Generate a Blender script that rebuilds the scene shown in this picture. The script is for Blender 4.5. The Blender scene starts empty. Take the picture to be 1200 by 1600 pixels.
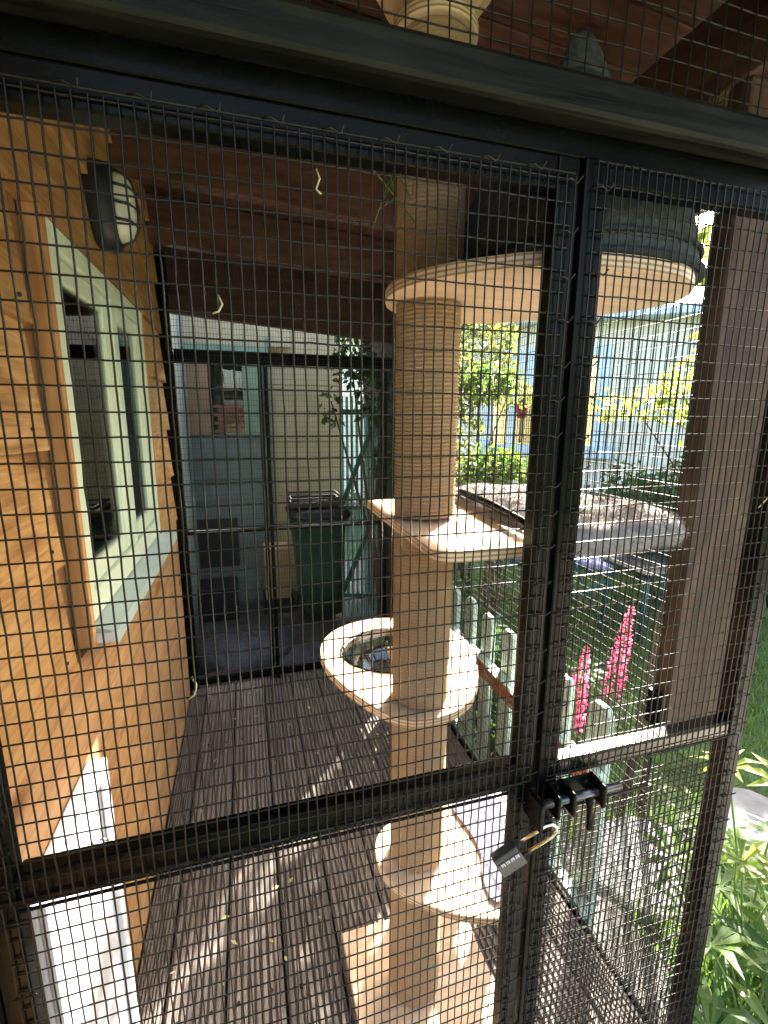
import bpy, bmesh, math, random
import numpy as np
from mathutils import Vector, Matrix
R = math.radians
rng = np.random.default_rng(7)
random.seed(7)
scn = bpy.context.scene
col = scn.collection

# ------------------------------------------------------------------ camera
def cam_axes(yaw, pitch, roll):
    cy, sy = math.cos(yaw), math.sin(yaw)
    fwd = Vector((sy*math.cos(pitch), cy*math.cos(pitch), -math.sin(pitch)))
    right = Vector((cy, -sy, 0)); up = right.cross(fwd)
    c, s = math.cos(roll), math.sin(roll)
    return c*right+s*up, -s*right+c*up, fwd
cr, cu, cf = cam_axes(R(16.324), R(11.271), R(.29))
cam = bpy.data.objects.new('camera', bpy.data.cameras.new('camera'))
col.objects.link(cam)
m = Matrix((cr, cu, -cf)).transposed().to_4x4(); m.translation = (0, 0, 1.4)
cam.matrix_world = m
cam.data.sensor_fit = 'HORIZONTAL'; cam.data.sensor_width = 36; cam.data.lens = 36*733.26/1200
cam.data.clip_start = .02; cam.data.clip_end = 400
scn.camera = cam

# ------------------------------------------------------------------ sky, sun, exposure
SUN = Vector((.60, .65, .47)).normalized()
elev = math.asin(SUN.z); azim = math.atan2(SUN.x, SUN.y)
w = bpy.data.worlds.new('World'); scn.world = w; w.use_nodes = True
nt = w.node_tree; bg = nt.nodes['Background']
sky = nt.nodes.new('ShaderNodeTexSky'); sky.sky_type = 'NISHITA'; sky.sun_disc = False
sky.sun_elevation = elev; sky.sun_rotation = azim; sky.air_density = 1.0; sky.dust_density = 5.0; sky.ozone_density = .3
nt.links.new(sky.outputs[0], bg.inputs[0]); bg.inputs[1].default_value = .105
sl = bpy.data.lights.new('sun', 'SUN'); sl.energy = 5.0; sl.angle = R(.55); sl.color = (1, .94, .84)
so = bpy.data.objects.new('sun', sl); col.objects.link(so)
so.rotation_euler = (-SUN).to_track_quat('-Z', 'Y').to_euler()
scn.view_settings.view_transform = 'Standard'; scn.view_settings.look = 'None'
scn.view_settings.gamma = 1; scn.view_settings.exposure = 3.45
scn.cycles.max_bounces = 8; scn.cycles.diffuse_bounces = 5; scn.cycles.transparent_max_bounces = 16
scn.cycles.use_denoising = True
scn.cycles.sample_clamp_indirect = 8

# ------------------------------------------------------------------ materials
def nm(name):
    mt = bpy.data.materials.new(name); mt.use_nodes = True
    t = mt.node_tree; return mt, t, t.nodes['Principled BSDF']
def N(t, kind, **kw):
    n = t.nodes.new(kind)
    for k, v in kw.items():
        if k in n.inputs.keys() if isinstance(k, str) else False: n.inputs[k].default_value = v
        else: setattr(n, k, v)
    return n
def ramp(t, fac, stops):
    r = t.nodes.new('ShaderNodeValToRGB')
    while len(r.color_ramp.elements) < len(stops): r.color_ramp.elements.new(.5)
    for e, (p, c) in zip(r.color_ramp.elements, stops): e.position = p; e.color = (*c, 1)
    t.links.new(fac, r.inputs[0]); return r.outputs[0]
def coords(t, scale, space='Object', rnd=True):
    tc = t.nodes.new('ShaderNodeTexCoord'); mp = t.nodes.new('ShaderNodeMapping')
    mp.inputs['Scale'].default_value = scale
    t.links.new(tc.outputs[space], mp.inputs[0])
    if rnd:
        oi = t.nodes.new('ShaderNodeObjectInfo'); mu = t.nodes.new('ShaderNodeMath'); mu.operation = 'MULTIPLY'
        mu.inputs[1].default_value = 37.0; t.links.new(oi.outputs['Random'], mu.inputs[0])
        cb = t.nodes.new('ShaderNodeCombineXYZ')
        for i in range(3): t.links.new(mu.outputs[0], cb.inputs[i])
        t.links.new(cb.outputs[0], mp.inputs['Location'])
    return mp.outputs[0]
def noise(t, vec, scale, detail=4, rough=.55, dist=0):
    n = t.nodes.new('ShaderNodeTexNoise'); n.inputs['Scale'].default_value = scale
    n.inputs['Detail'].default_value = detail; n.inputs['Roughness'].default_value = rough
    n.inputs['Distortion'].default_value = dist; t.links.new(vec, n.inputs['Vector']); return n.outputs['Fac']
def bump(t, h, b, strength=.3, dist=.002):
    n = t.nodes.new('ShaderNodeBump'); n.inputs['Strength'].default_value = strength; n.inputs['Distance'].default_value = dist
    t.links.new(h, n.inputs['Height']); t.links.new(n.outputs[0], b.inputs['Normal'])
def plain(name, c, rough=.6, var=.25, scale=12, spec=.5, metal=0, bmp=.1):
    mt, t, b = nm(name); v = coords(t, (1, 1, 1)); f = noise(t, v, scale)
    lo = tuple(x*(1-var) for x in c); hi = tuple(min(1, x*(1+var)) for x in c)
    t.links.new(ramp(t, f, [(.3, lo), (.7, hi)]), b.inputs['Base Color'])
    b.inputs['Roughness'].default_value = rough; b.inputs['Specular IOR Level'].default_value = spec; b.inputs['Metallic'].default_value = metal
    if bmp: bump(t, noise(t, v, scale*6), b, bmp, .001)
    if max(c) < .01: b.inputs['Specular Tint'].default_value = (1, .92, .78, 1)
    return mt
def wood(name, dark, mid, light, axis='Y', rough=.65, fine=1.0, bmp=.35, knots=True, gloss_var=False, st=1):
    mt, t, b = nm(name)
    s = {'X': (1.2, 14, 14), 'Y': (14, 1.2, 14), 'Z': (14, 14, 1.2)}[axis]
    s = tuple(a*st for a in s)
    v = coords(t, s)
    s2 = {'X': (.9, 3, 3), 'Y': (3, .9, 3), 'Z': (3, 3, .9)}[axis]
    v2 = coords(t, s2)
    big = noise(t, v2, 1.6, 3, .5, .5)
    wv = t.nodes.new('ShaderNodeMath'); wv.operation = 'MULTIPLY'; wv.inputs[1].default_value = 7
    t.links.new(big, wv.inputs[0])
    fr = t.nodes.new('ShaderNodeMath'); fr.operation = 'PINGPONG'; fr.inputs[1].default_value = .5
    t.links.new(wv.outputs[0], fr.inputs[0])
    g = noise(t, v, 2.2*fine, 6, .65, .4)
    ad = t.nodes.new('ShaderNodeMath'); ad.operation = 'MULTIPLY_ADD'; ad.inputs[1].default_value = .36
    t.links.new(fr.outputs[0], ad.inputs[0]); t.links.new(g, ad.inputs[2])
    sb = t.nodes.new('ShaderNodeMath'); sb.operation = 'SUBTRACT'; sb.inputs[1].default_value = .07
    t.links.new(ad.outputs[0], sb.inputs[0])
    c = ramp(t, sb.outputs[0], [(.28, dark), (.5, mid), (.75, light)])
    if knots:
        vo = t.nodes.new('ShaderNodeTexVoronoi'); vo.inputs['Scale'].default_value = 1.0
        sk = {'X': (1.6, 5, 5), 'Y': (5, 1.6, 5), 'Z': (5, 5, 1.6)}[axis]
        t.links.new(coords(t, sk), vo.inputs['Vector'])
        kn = ramp(t, vo.outputs['Distance'], [(.0, (.25, .16, .1)), (.09, (.55, .42, .33)), (.16, (1, 1, 1))])
        mx = t.nodes.new('ShaderNodeMix'); mx.data_type = 'RGBA'; mx.blend_type = 'MULTIPLY'; mx.inputs[0].default_value = 1
        t.links.new(c, mx.inputs[6]); t.links.new(kn, mx.inputs[7]); c = mx.outputs[2]
    oi = t.nodes.new('ShaderNodeObjectInfo'); hs = t.nodes.new('ShaderNodeHueSaturation')
    mr = t.nodes.new('ShaderNodeMapRange'); mr.inputs[3].default_value = .8; mr.inputs[4].default_value = 1.15
    t.links.new(oi.outputs['Random'], mr.inputs[0]); t.links.new(mr.outputs[0], hs.inputs['Value']); t.links.new(c, hs.inputs['Color'])
    t.links.new(hs.outputs[0], b.inputs['Base Color'])
    b.inputs['Roughness'].default_value = rough
    if gloss_var:
        rr = ramp(t, g, [(.3, (rough-.15,)*3), (.7, (rough+.2,)*3)]); t.links.new(rr, b.inputs['Roughness'])
    b.inputs['Specular IOR Level'].default_value = .25
    if max(dark) < .01: b.inputs['Specular IOR Level'].default_value = .16; b.inputs['Specular Tint'].default_value = (1, .92, .78, 1)
    bump(t, g, b, bmp, .002)
    return mt
def leafmat(name, c1, c2, trans=.5):
    mt = bpy.data.materials.new(name); mt.use_nodes = True; t = mt.node_tree; t.nodes.clear()
    out = t.nodes.new('ShaderNodeOutputMaterial'); d = t.nodes.new('ShaderNodeBsdfPrincipled'); tr = t.nodes.new('ShaderNodeBsdfTranslucent'); mx = t.nodes.new('ShaderNodeMixShader')
    d.inputs['Roughness'].default_value = .45
    ge = t.nodes.new('ShaderNodeNewGeometry')
    c = ramp(t, ge.outputs['Random Per Island'], [(.0, c1), (1, c2)])
    t.links.new(c, d.inputs['Base Color'])
    hs = t.nodes.new('ShaderNodeHueSaturation'); hs.inputs['Value'].default_value = 1.6; hs.inputs['Hue'].default_value = .48
    t.links.new(c, hs.inputs['Color']); t.links.new(hs.outputs[0], tr.inputs[0])
    mx.inputs[0].default_value = trans; t.links.new(d.outputs[0], mx.inputs[1]); t.links.new(tr.outputs[0], mx.inputs[2]); t.links.new(mx.outputs[0], out.inputs[0])
    return mt
def clearmat(name, tint=(1, 1, 1), rough=.01, ior=1.5, floor=0.0):
    mt = bpy.data.materials.new(name); mt.use_nodes = True; t = mt.node_tree; t.nodes.clear()
    out = t.nodes.new('ShaderNodeOutputMaterial'); g = t.nodes.new('ShaderNodeBsdfGlossy'); tr = t.nodes.new('ShaderNodeBsdfTransparent'); mx = t.nodes.new('ShaderNodeMixShader')
    g.inputs['Roughness'].default_value = rough; tr.inputs[0].default_value = (*tint, 1)
    fr = t.nodes.new('ShaderNodeFresnel'); fr.inputs[0].default_value = ior
    v = coords(t, (1, 1, 1)); bm_ = t.nodes.new('ShaderNodeBump'); bm_.inputs['Strength'].default_value = .012; bm_.inputs['Distance'].default_value = .01
    t.links.new(noise(t, v, 6), bm_.inputs['Height']); t.links.new(bm_.outputs[0], g.inputs['Normal'])
    ad = t.nodes.new('ShaderNodeMath'); ad.operation = 'ADD'; ad.inputs[1].default_value = floor; t.links.new(fr.outputs[0], ad.inputs[0])
    t.links.new(ad.outputs[0], mx.inputs[0]); t.links.new(tr.outputs[0], mx.inputs[1]); t.links.new(g.outputs[0], mx.inputs[2]); t.links.new(mx.outputs[0], out.inputs[0])
    return mt

M = {}
M['blackwood'] = wood('black_stained_timber', (.003, .0036, .003), (.006, .007, .0052), (.018, .018, .012), 'X', .42, 1.2, .6, True, True)
M['blackwoodz'] = wood('black_stained_post', (.006, .007, .007), (.014, .016, .014), (.035, .036, .03), 'Z', .4, 1.2, .5, True, True)
M['metal'] = plain('black_painted_steel', (.0026, .0032, .0028), .27, .35, 25, .1)
M['wire'] = plain('black_coated_wire', (.006, .006, .0052), .3, .3, 60, .32, 0, 0)
M['railgloss'] = plain('glossy_black_rail', (.006, .0072, .0065), .14, .35, 25, .7, 0, .04)
M['bolt'] = plain('dark_zinc', (.10, .10, .11), .25, .3, 60, .5, .8)
M['gunmetal'] = plain('gunmetal_face', (.05, .05, .043), .4, .2, 60)
M['steel'] = plain('bright_steel', (.55, .53, .46), .2, .15, 60, .5, 1)
M['larch'] = wood('larch_cladding', (.22, .10, .033), (.40, .21, .07), (.55, .33, .135), 'Y', .6, 1.0, .5, True, False, 3.2)
M['ply'] = wood('construction_plywood', (.22, .105, .042), (.36, .195, .083), (.47, .285, .135), 'Y', .65, .8, .35, True, False, 3)
M['trim'] = wood('timber_trim', (.26, .12, .04), (.42, .2, .065), (.55, .3, .12), 'Z', .6, 1, .4, False)
M['trimdark'] = wood('dark_brown_backing', (.12, .055, .022), (.2, .095, .038), (.27, .14, .06), 'Z', .6, 1, .4, False)  # darker brown than the trim, for the recessed wall backing
M['upvc'] = plain('pale_green_window_paint', (.66, .75, .58), .35, .05, 5)
M['sill'] = plain('grey_green_sill', (.42, .52, .50), .4, .12, 9)
M['glass'] = clearmat('window_glass', (.75, .8, .78), .005, 1.5, .09)
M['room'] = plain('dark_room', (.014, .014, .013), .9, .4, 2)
M['brown'] = wood('brown_stained_roof_timber', (.048, .023, .016), (.08, .04, .028), (.115, .06, .042), 'X', .5, .9, .4, True, True, 2)
M['brownz'] = wood('brown_stained_post', (.026, .014, .009), (.056, .031, .02), (.095, .056, .038), 'Z', .7, 1, .6, True, False, 1.6)
M['browny'] = wood('brown_stained_beam', (.045, .022, .015), (.095, .05, .035), (.15, .085, .06), 'Y', .6, 1, .5, False)
M['navy'] = plain('dark_overhang', (.012, .018, .03), .5, .3, 6)
M['deck'] = wood('weathered_decking', (.12, .101, .088), (.18, .156, .138), (.245, .215, .192), 'Y', .75, 1.6, .3, False)
M['pine'] = wood('pale_pine', (.45, .30, .17), (.58, .42, .25), (.68, .52, .34), 'X', .6, 1, .2, False, False, 2)
M['birch'] = None
M['sisal'] = None
M['felt'] = plain('charcoal_felt', (.055, .062, .06), .95, .45, 90, .2, 0, .6)
M['feltrim'] = plain('charcoal_felt_piping', (.03, .034, .034), .9, .3, 90, .2)
M['carpet'] = plain('slate_grey_carpet', (.15, .15, .19), .95, .35, 140, .1, 0, .8)
M['plush'] = plain('silver_grey_plush', (.29, .265, .25), .95, .35, 40, .1)
M['acrylic'] = clearmat('clear_acrylic', (.86, .88, .88), .01, 1.6, .08)
M['white'] = plain('white_plastic', (.60, .60, .62), .35, .04, 6)
M['mint'] = plain('pale_mint_paint', (.50, .62, .52), .5, .15, 8)
M['terra'] = plain('terracotta_timber_stain', (.36, .12, .05), .6, .25, 14)
M['cream'] = plain('cream_render', (.78, .74, .62), .8, .06, 4)
M['skyblue'] = plain('light_blue_paint', (.58, .70, .78), .45, .08, 6)
M['shed'] = plain('grey_green_shed_paint', (.2, .255, .25), .6, .18, 5)
M['shedlight'] = plain('sage_paint', (.28, .40, .30), .6, .15, 5)
M['bincream'] = plain('cream_boards', (.56, .46, .29), .7, .1, 4)
M['bin'] = plain('dark_green_plastic', (.025, .09, .055), .4, .15, 6)
M['dark'] = plain('black_plastic', (.018, .02, .022), .45, .3, 12)
M['teal'] = plain('teal_paint', (.22, .52, .56), .5, .15, 8)
M['tealdark'] = plain('dark_teal_metal', (.02, .12, .12), .4, .2, 8)
M['lilac'] = plain('lilac_fabric', (.42, .42, .66), .9, .12, 30)
M['tarp'] = plain('blue_grey_woven_sack', (.06, .062, .085), .8, .35, 16)
M['purple'] = plain('plum_woven_sack', (.06, .03, .055), .8, .35, 16)
M['card'] = plain('brown_cardboard', (.42, .27, .16), .85, .15, 6)
M['brick_reflection'] = plain('reflected_brick', (.32, .14, .09), .85, .35, 16)
M['stone'] = plain('grey_stone', (.2, .195, .19), .85, .25, 14, .3, 0, .5)
M['slab'] = plain('pale_paving_slab', (.42, .39, .33), .85, .15, 6)
M['wireside'] = plain('weathered_coated_wire', (.010, .010, .009), .55, .3, 60, .2, 0, 0)
M['pebble'] = plain('grey_pebble', (.24, .23, .21), .85, .4, 30)
M['soil'] = plain('lawn_soil', (.055, .085, .03), .95, .45, 5, .2, 0, .5)
M['gravel'] = plain('damp_paving', (.10, .095, .09), .85, .4, 7, .3, 0, .4)
M['bark'] = plain('bark', (.09, .06, .04), .9, .4, 20, .2, 0, .6)
M['lens'] = plain('frosted_lamp_glass', (.62, .62, .5), .2, .06, 20)
M['leaf'] = leafmat('mid_green_leaf', (.035, .09, .018), (.10, .17, .03))
M['leafy'] = leafmat('yellow_green_leaf', (.10, .17, .03), (.28, .31, .06), .6)
M['vine'] = leafmat('olive_vine_leaf', (.05, .085, .02), (.17, .2, .05), .5)
M['leafd'] = leafmat('dark_green_leaf', (.015, .05, .018), (.05, .10, .03), .35)
M['grass'] = leafmat('grass_blade', (.035, .10, .018), (.11, .2, .035), .45)
M['stem'] = leafmat('plant_stem', (.10, .18, .04), (.14, .22, .05), .2)
M['pink'] = leafmat('pink_floret', (.50, .02, .15), (.86, .42, .52), .45)
M['pale'] = leafmat('straw', (.5, .45, .22), (.6, .58, .3), .3)
M['red'] = plain('red_pot', (.5, .05, .04), .5)

def make_birch():
    mt, t, b = nm('birch_plywood')
    v = coords(t, (2, 18, 2)); g = noise(t, v, 3, 5, .6, .6)
    face = ramp(t, g, [(.3, (.62, .44, .28)), (.7, (.76, .59, .41))])
    tc = t.nodes.new('ShaderNodeNewGeometry'); sp = t.nodes.new('ShaderNodeSeparateXYZ'); t.links.new(tc.outputs['Position'], sp.inputs[0])
    mu = t.nodes.new('ShaderNodeMath'); mu.operation = 'MULTIPLY'; mu.inputs[1].default_value = 1/.0072; t.links.new(sp.outputs[2], mu.inputs[0])
    fr = t.nodes.new('ShaderNodeMath'); fr.operation = 'FRACT'; t.links.new(mu.outputs[0], fr.inputs[0])
    edge = ramp(t, fr.outputs[0], [(.0, (.34, .20, .10)), (.38, (.36, .22, .11)), (.5, (.68, .50, .32)), (.95, (.68, .50, .32))])
    sn = t.nodes.new('ShaderNodeSeparateXYZ'); t.links.new(tc.outputs['True Normal'], sn.inputs[0])
    ab = t.nodes.new('ShaderNodeMath'); ab.operation = 'ABSOLUTE'; t.links.new(sn.outputs[2], ab.inputs[0])
    gt = t.nodes.new('ShaderNodeMath'); gt.operation = 'GREATER_THAN'; gt.inputs[1].default_value = .5; t.links.new(ab.outputs[0], gt.inputs[0])
    mx = t.nodes.new('ShaderNodeMix'); mx.data_type = 'RGBA'; t.links.new(gt.outputs[0], mx.inputs[0]); t.links.new(edge, mx.inputs[6]); t.links.new(face, mx.inputs[7])
    t.links.new(mx.outputs[2], b.inputs['Base Color']); b.inputs['Roughness'].default_value = .5
    bump(t, g, b, .08, .001); return mt
M['birch'] = make_birch()
def make_sisal():
    mt, t, b = nm('sisal_rope')
    tc = t.nodes.new('ShaderNodeTexCoord'); mp = t.nodes.new('ShaderNodeMapping'); t.links.new(tc.outputs['UV'], mp.inputs[0])
    mp.inputs['Scale'].default_value = (1, 1, 1)
    wv = t.nodes.new('ShaderNodeTexWave'); wv.wave_type = 'BANDS'; wv.bands_direction = 'DIAGONAL'; wv.inputs['Scale'].default_value = 14; wv.inputs['Distortion'].default_value = 2.5; wv.inputs['Detail'].default_value = 2
    t.links.new(mp.outputs[0], wv.inputs[0])
    v = coords(t, (1, 1, 1)); f = noise(t, v, 30, 5, .7); f2 = noise(t, v, 5, 3)
    ad = t.nodes.new('ShaderNodeMath'); ad.operation = 'ADD'; t.links.new(wv.outputs['Fac'], ad.inputs[0]); t.links.new(f, ad.inputs[1])
    a2 = t.nodes.new('ShaderNodeMath'); a2.operation = 'MULTIPLY_ADD'; a2.inputs[1].default_value = .34; t.links.new(ad.outputs[0], a2.inputs[0]); 
    m3 = t.nodes.new('ShaderNodeMath'); m3.operation = 'MULTIPLY'; m3.inputs[1].default_value = .42; t.links.new(f2, m3.inputs[0]); t.links.new(m3.outputs[0], a2.inputs[2])
    t.links.new(ramp(t, a2.outputs[0], [(.2, (.33, .20, .10)), (.5, (.52, .34, .18)), (.85, (.66, .47, .28))]), b.inputs['Base Color'])
    b.inputs['Roughness'].default_value = .85; b.inputs['Specular IOR Level'].default_value = .25
    bump(t, ad.outputs[0], b, .9, .0016); return mt
M['sisal'] = make_sisal()

# ------------------------------------------------------------------ mesh helpers
class MB:
    def __init__(s): s.v = []; s.f = []; s.uv = None
    def add(s, vs, fs):
        o = len(s.v); s.v += [tuple(p) for p in vs]; s.f += [tuple(i+o for i in f) for f in fs]; return s
    def box(s, x0, x1, y0, y1, z0, z1):
        return s.add([(x0,y0,z0),(x1,y0,z0),(x1,y1,z0),(x0,y1,z0),(x0,y0,z1),(x1,y0,z1),(x1,y1,z1),(x0,y1,z1)],
                     [(0,3,2,1),(4,5,6,7),(0,1,5,4),(1,2,6,5),(2,3,7,6),(3,0,4,7)])
    def tube(s, pts, r, n=6, cap=True):
        pts = [Vector(p) for p in pts]; rs = r if isinstance(r, (list, tuple)) else [r]*len(pts)
        vs = []; fs = []; up = None
        for i, p in enumerate(pts):
            d = (pts[min(i+1, len(pts)-1)]-pts[max(i-1, 0)]).normalized()
            if up is None: up = d.orthogonal().normalized()
            up = (up-d*up.dot(d)); up = up.normalized() if up.length > 1e-6 else d.orthogonal().normalized()
            q = d.cross(up)
            for k in range(n):
                a = 2*math.pi*k/n; vs.append(p+(up*math.cos(a)+q*math.sin(a))*rs[i])
        for i in range(len(pts)-1):
            for k in range(n):
                k2 = (k+1) % n; fs.append((i*n+k, i*n+k2, (i+1)*n+k2, (i+1)*n+k))
        if cap: fs.append(tuple(range(n))[::-1]); fs.append(tuple((len(pts)-1)*n+k for k in range(n)))
        return s.add(vs, fs)
    def prism(s, outline, z0, z1):
        n = len(outline)
        return s.add([(x, y, z0) for x, y in outline]+[(x, y, z1) for x, y in outline],
                     [tuple(range(n))[::-1], tuple(range(n, 2*n))]+[(i, (i+1) % n, n+(i+1) % n, n+i) for i in range(n)])
    def loft(s, rings, cap=True):
        n = len(rings[0]); vs = [p for r in rings for p in r]
        fs = [(i*n+k, i*n+(k+1) % n, (i+1)*n+(k+1) % n, (i+1)*n+k) for i in range(len(rings)-1) for k in range(n)]
        if cap: fs.append(tuple(range(n))[::-1]); fs.append(tuple((len(rings)-1)*n+k for k in range(n)))
        return s.add(vs, fs)
    def build(s, name, mat, parent=None, smooth=False, bevel=0, kind=None):
        me = bpy.data.meshes.new(name); me.from_pydata(s.v, [], s.f); me.update()
        me.materials.append(M[mat] if isinstance(mat, str) else mat)
        if smooth:
            me.polygons.foreach_set('use_smooth', [True]*len(me.polygons))
        return link(name, me, parent, bevel, kind)
def link(name, me, parent=None, bevel=0, kind=None):
    o = bpy.data.objects.new(name, me); col.objects.link(o)
    if parent is not None: setpar(o, parent)
    if bevel:
        b = o.modifiers.new('bevel', 'BEVEL'); b.width = bevel; b.segments = 2; b.limit_method = 'ANGLE'
        b.angle_limit = R(40)
    if kind: o['kind'] = kind
    return o
def setpar(o, p):
    # meshes are written in world coordinates: cancel every ancestor's transform
    o.parent = p; mw = Matrix.Identity(4); q = p
    while q is not None: mw = q.matrix_basis_world if False else mw; q = q.parent
    o.matrix_parent_inverse = WORLD[p.name].inverted() if p.name in WORLD else Matrix.Identity(4)
    WORLD[o.name] = WORLD.get(o.name, Matrix.Identity(4))
WORLD = {}
def thing(name, label, cat, loc=(0, 0, 0), group=None):
    o = bpy.data.objects.new(name, None); col.objects.link(o); o.location = loc; o.empty_display_size = .05
    WORLD[o.name] = Matrix.Translation(loc)
    tag(o, label, cat, group); return o
def tag(o, label, cat, group=None):
    o['label'] = label; o['category'] = cat
    if group: o['group'] = group
    return o
def box(name, mat, p, x0, x1, y0, y1, z0, z1, bevel=.002):
    return MB().box(x0, x1, y0, y1, z0, z1).build(name, mat, p, False, bevel)
def copyto(o, parent, delta):
    c = o.copy(); col.objects.link(c); c.location = o.location+Vector(delta); c.parent = parent
    c.matrix_parent_inverse = o.matrix_parent_inverse; return c
def chaikin(pts, n=3):
    for _ in range(n):
        q = []
        for i in range(len(pts)):
            a = pts[i]; b = pts[(i+1) % len(pts)]
            q += [(a[0]*.75+b[0]*.25, a[1]*.75+b[1]*.25), (a[0]*.25+b[0]*.75, a[1]*.25+b[1]*.75)]
        pts = q
    return pts
def wiregrid(name, parent, org, u, v, nrm, lu, lv, su, sv, r=.00095, jit=.0005, step=1, hole=None, mat='wire', wave=.0):
    """welded wire panel: wires along v every su, wires along u every sv"""
    org = np.array(org, float); u = np.array(u, float); v = np.array(v, float); nrm = np.array(nrm, float)
    V = []; F = []; base = 0; K = 5
    ang = np.arange(K)*2*np.pi/K
    ph = rng.uniform(0, 6, 4)
    def warp(a, b): return wave*(np.sin(a*7+ph[0])*np.sin(b*5+ph[1])+.5*np.sin(a*19+ph[2]+b*11))
    def run(fixed, length, along, across, off, stp):
        nonlocal base
        n = max(2, int(round(length/stp))+1)
        t = np.linspace(0, length, n)
        segs = [(0, n)]
        if hole:
            h0u, h1u, h0v, h1v = hole
            if along is v: inside = (fixed > h0u) & (fixed < h1u) & (t > h0v) & (t < h1v)
            else: inside = (fixed > h0v) & (fixed < h1v) & (t > h0u) & (t < h1u)
            if np.any(inside):
                i0 = np.argmax(inside); i1 = n-np.argmax(inside[::-1]); segs = [(0, i0+1), (i1-1, n)]
        for a, b in segs:
            if b-a < 2: continue
            tt = t[a:b]; k = len(tt)
            ja = rng.normal(0, jit, k); jb = rng.normal(0, jit*.6, k)
            wp = warp(fixed*np.ones(k), tt) if along is v else warp(tt, fixed*np.ones(k))
            c = org+np.outer(tt, along)+np.outer(fixed+ja, across)+np.outer(off+jb+wp, nrm)
            ring = c[:, None, :]+r*(np.cos(ang)[None, :, None]*across+np.sin(ang)[None, :, None]*nrm)
            V.append(ring.reshape(-1, 3))
            i = np.arange(k-1)[:, None]*K; q = np.arange(K)[None, :]; q2 = (np.arange(K)+1) % K
            f = np.stack([i+q, i+q2[None, :], i+K+q2[None, :], i+K+q], -1).reshape(-1, 4)+base
            F.append(f); base += k*K
    for i in range(int(lu/su+1e-6)+1): run(i*su, lv, v, u, -r, sv*step)
    for j in range(int(lv/sv+1e-6)+1): run(j*sv, lu, u, v, r, su*2*step)
    V = np.concatenate(V); F = np.concatenate(F)
    me = bpy.data.meshes.new(name); me.vertices.add(len(V)); me.vertices.foreach_set('co', V.ravel())
    me.loops.add(F.size); me.loops.foreach_set('vertex_index', F.ravel().astype(np.int32))
    me.polygons.add(len(F)); me.polygons.foreach_set('loop_start', (np.arange(len(F))*4).astype(np.int32))
    me.polygons.foreach_set('use_smooth', [True]*len(F))
    me.update(calc_edges=True); me.materials.append(M[mat])
    return link(name, me, parent, 0, 'stuff')
def quads(name, V, F, mat, parent=None, kind=None, smooth=False):
    me = bpy.data.meshes.new(name); me.vertices.add(len(V)); me.vertices.foreach_set('co', np.asarray(V, float).ravel())
    k = F.shape[1]
    me.loops.add(F.size); me.loops.foreach_set('vertex_index', F.ravel().astype(np.int32))
    me.polygons.add(len(F)); me.polygons.foreach_set('loop_start', (np.arange(len(F))*k).astype(np.int32))
    if smooth: me.polygons.foreach_set('use_smooth', [True]*len(F))
    me.update(calc_edges=True); me.materials.append(M[mat]); return link(name, me, parent, 0, kind)
def leaves(name, parent, blobs, n, size, mat, kind=None, droop=.3):
    """blobs: (cx,cy,cz,rx,ry,rz); pointed folded leaves of four triangles spread through the volume"""
    tot = sum(b[3]*b[4]*b[5] for b in blobs); V = []; F = []; base = 0
    for b in blobs:
        k = max(3, int(n*b[3]*b[4]*b[5]/tot))
        p = rng.normal(0, 1, (k, 3)); p /= np.linalg.norm(p, axis=1)[:, None]; p *= (rng.uniform(.15, 1, (k, 1))**.45)
        p = p*np.array(b[3:6])+np.array(b[:3])
        d = rng.normal(0, 1, (k, 3)); d[:, 2] -= droop; d /= np.linalg.norm(d, axis=1)[:, None]
        s = np.cross(d, rng.normal(0, 1, (k, 3))); s /= np.linalg.norm(s, axis=1)[:, None]
        nn = np.cross(d, s); L = size*rng.uniform(.6, 1.35, (k, 1)); W = L*rng.uniform(.22, .36, (k, 1))
        tip = p+d*L; mid = p+d*L*.45-nn*L*.06; l = p+d*L*.42+s*W+nn*L*.05; r_ = p+d*L*.42-s*W+nn*L*.05
        vs = np.stack([p, l, tip, r_, mid], 1).reshape(-1, 3); V.append(vs)
        i = np.arange(k)[:, None]*5+base
        F.append(np.concatenate([i+[[0, 4, 1]], i+[[1, 4, 2]], i+[[2, 4, 3]], i+[[3, 4, 0]]])); base += 5*k
    return quads(name, np.concatenate(V), np.concatenate(F), mat, parent, kind)

exec_order = None
# ================================================================== SETTING
# ground: one lawn sheet to the horizon, with gentle unevenness near by
g = MB(); S = 40
xs = np.concatenate([[-150, -40, -12], np.linspace(-6, 8, S), [16, 50, 150]]); ys = np.concatenate([[-150, -40, -10], np.linspace(-4, 10, S), [20, 60, 200]])
for y in ys:
    for x in xs: g.v.append((x, y, -.25+.012*math.sin(3.1*x+1.3*y)+.01*math.sin(5.3*y-2*x)))
nx = len(xs)
for j in range(len(ys)-1):
    for i in range(nx-1): g.f.append((j*nx+i, j*nx+i+1, (j+1)*nx+i+1, (j+1)*nx+i))
g.build('ground', 'soil', None, True, 0, 'structure')
bounce_slabs = MB()  # paving out of view, added to bounce sunlight onto the enclosure front
for i in range(9):
    for j in range(8):
        bounce_slabs.box(.35+i*.46, .35+i*.46+.45, -3.6+j*.5, -3.6+j*.5+.49, -.29, -.225)
bounce_slabs.build('bounce_patio', 'slab', None, False, .006, 'structure')
pv = MB().box(-.9, 1.25, 2.47, 5.2, -.30, -.225).build('paved_yard', 'gravel', None, False, .004, 'structure')

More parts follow.
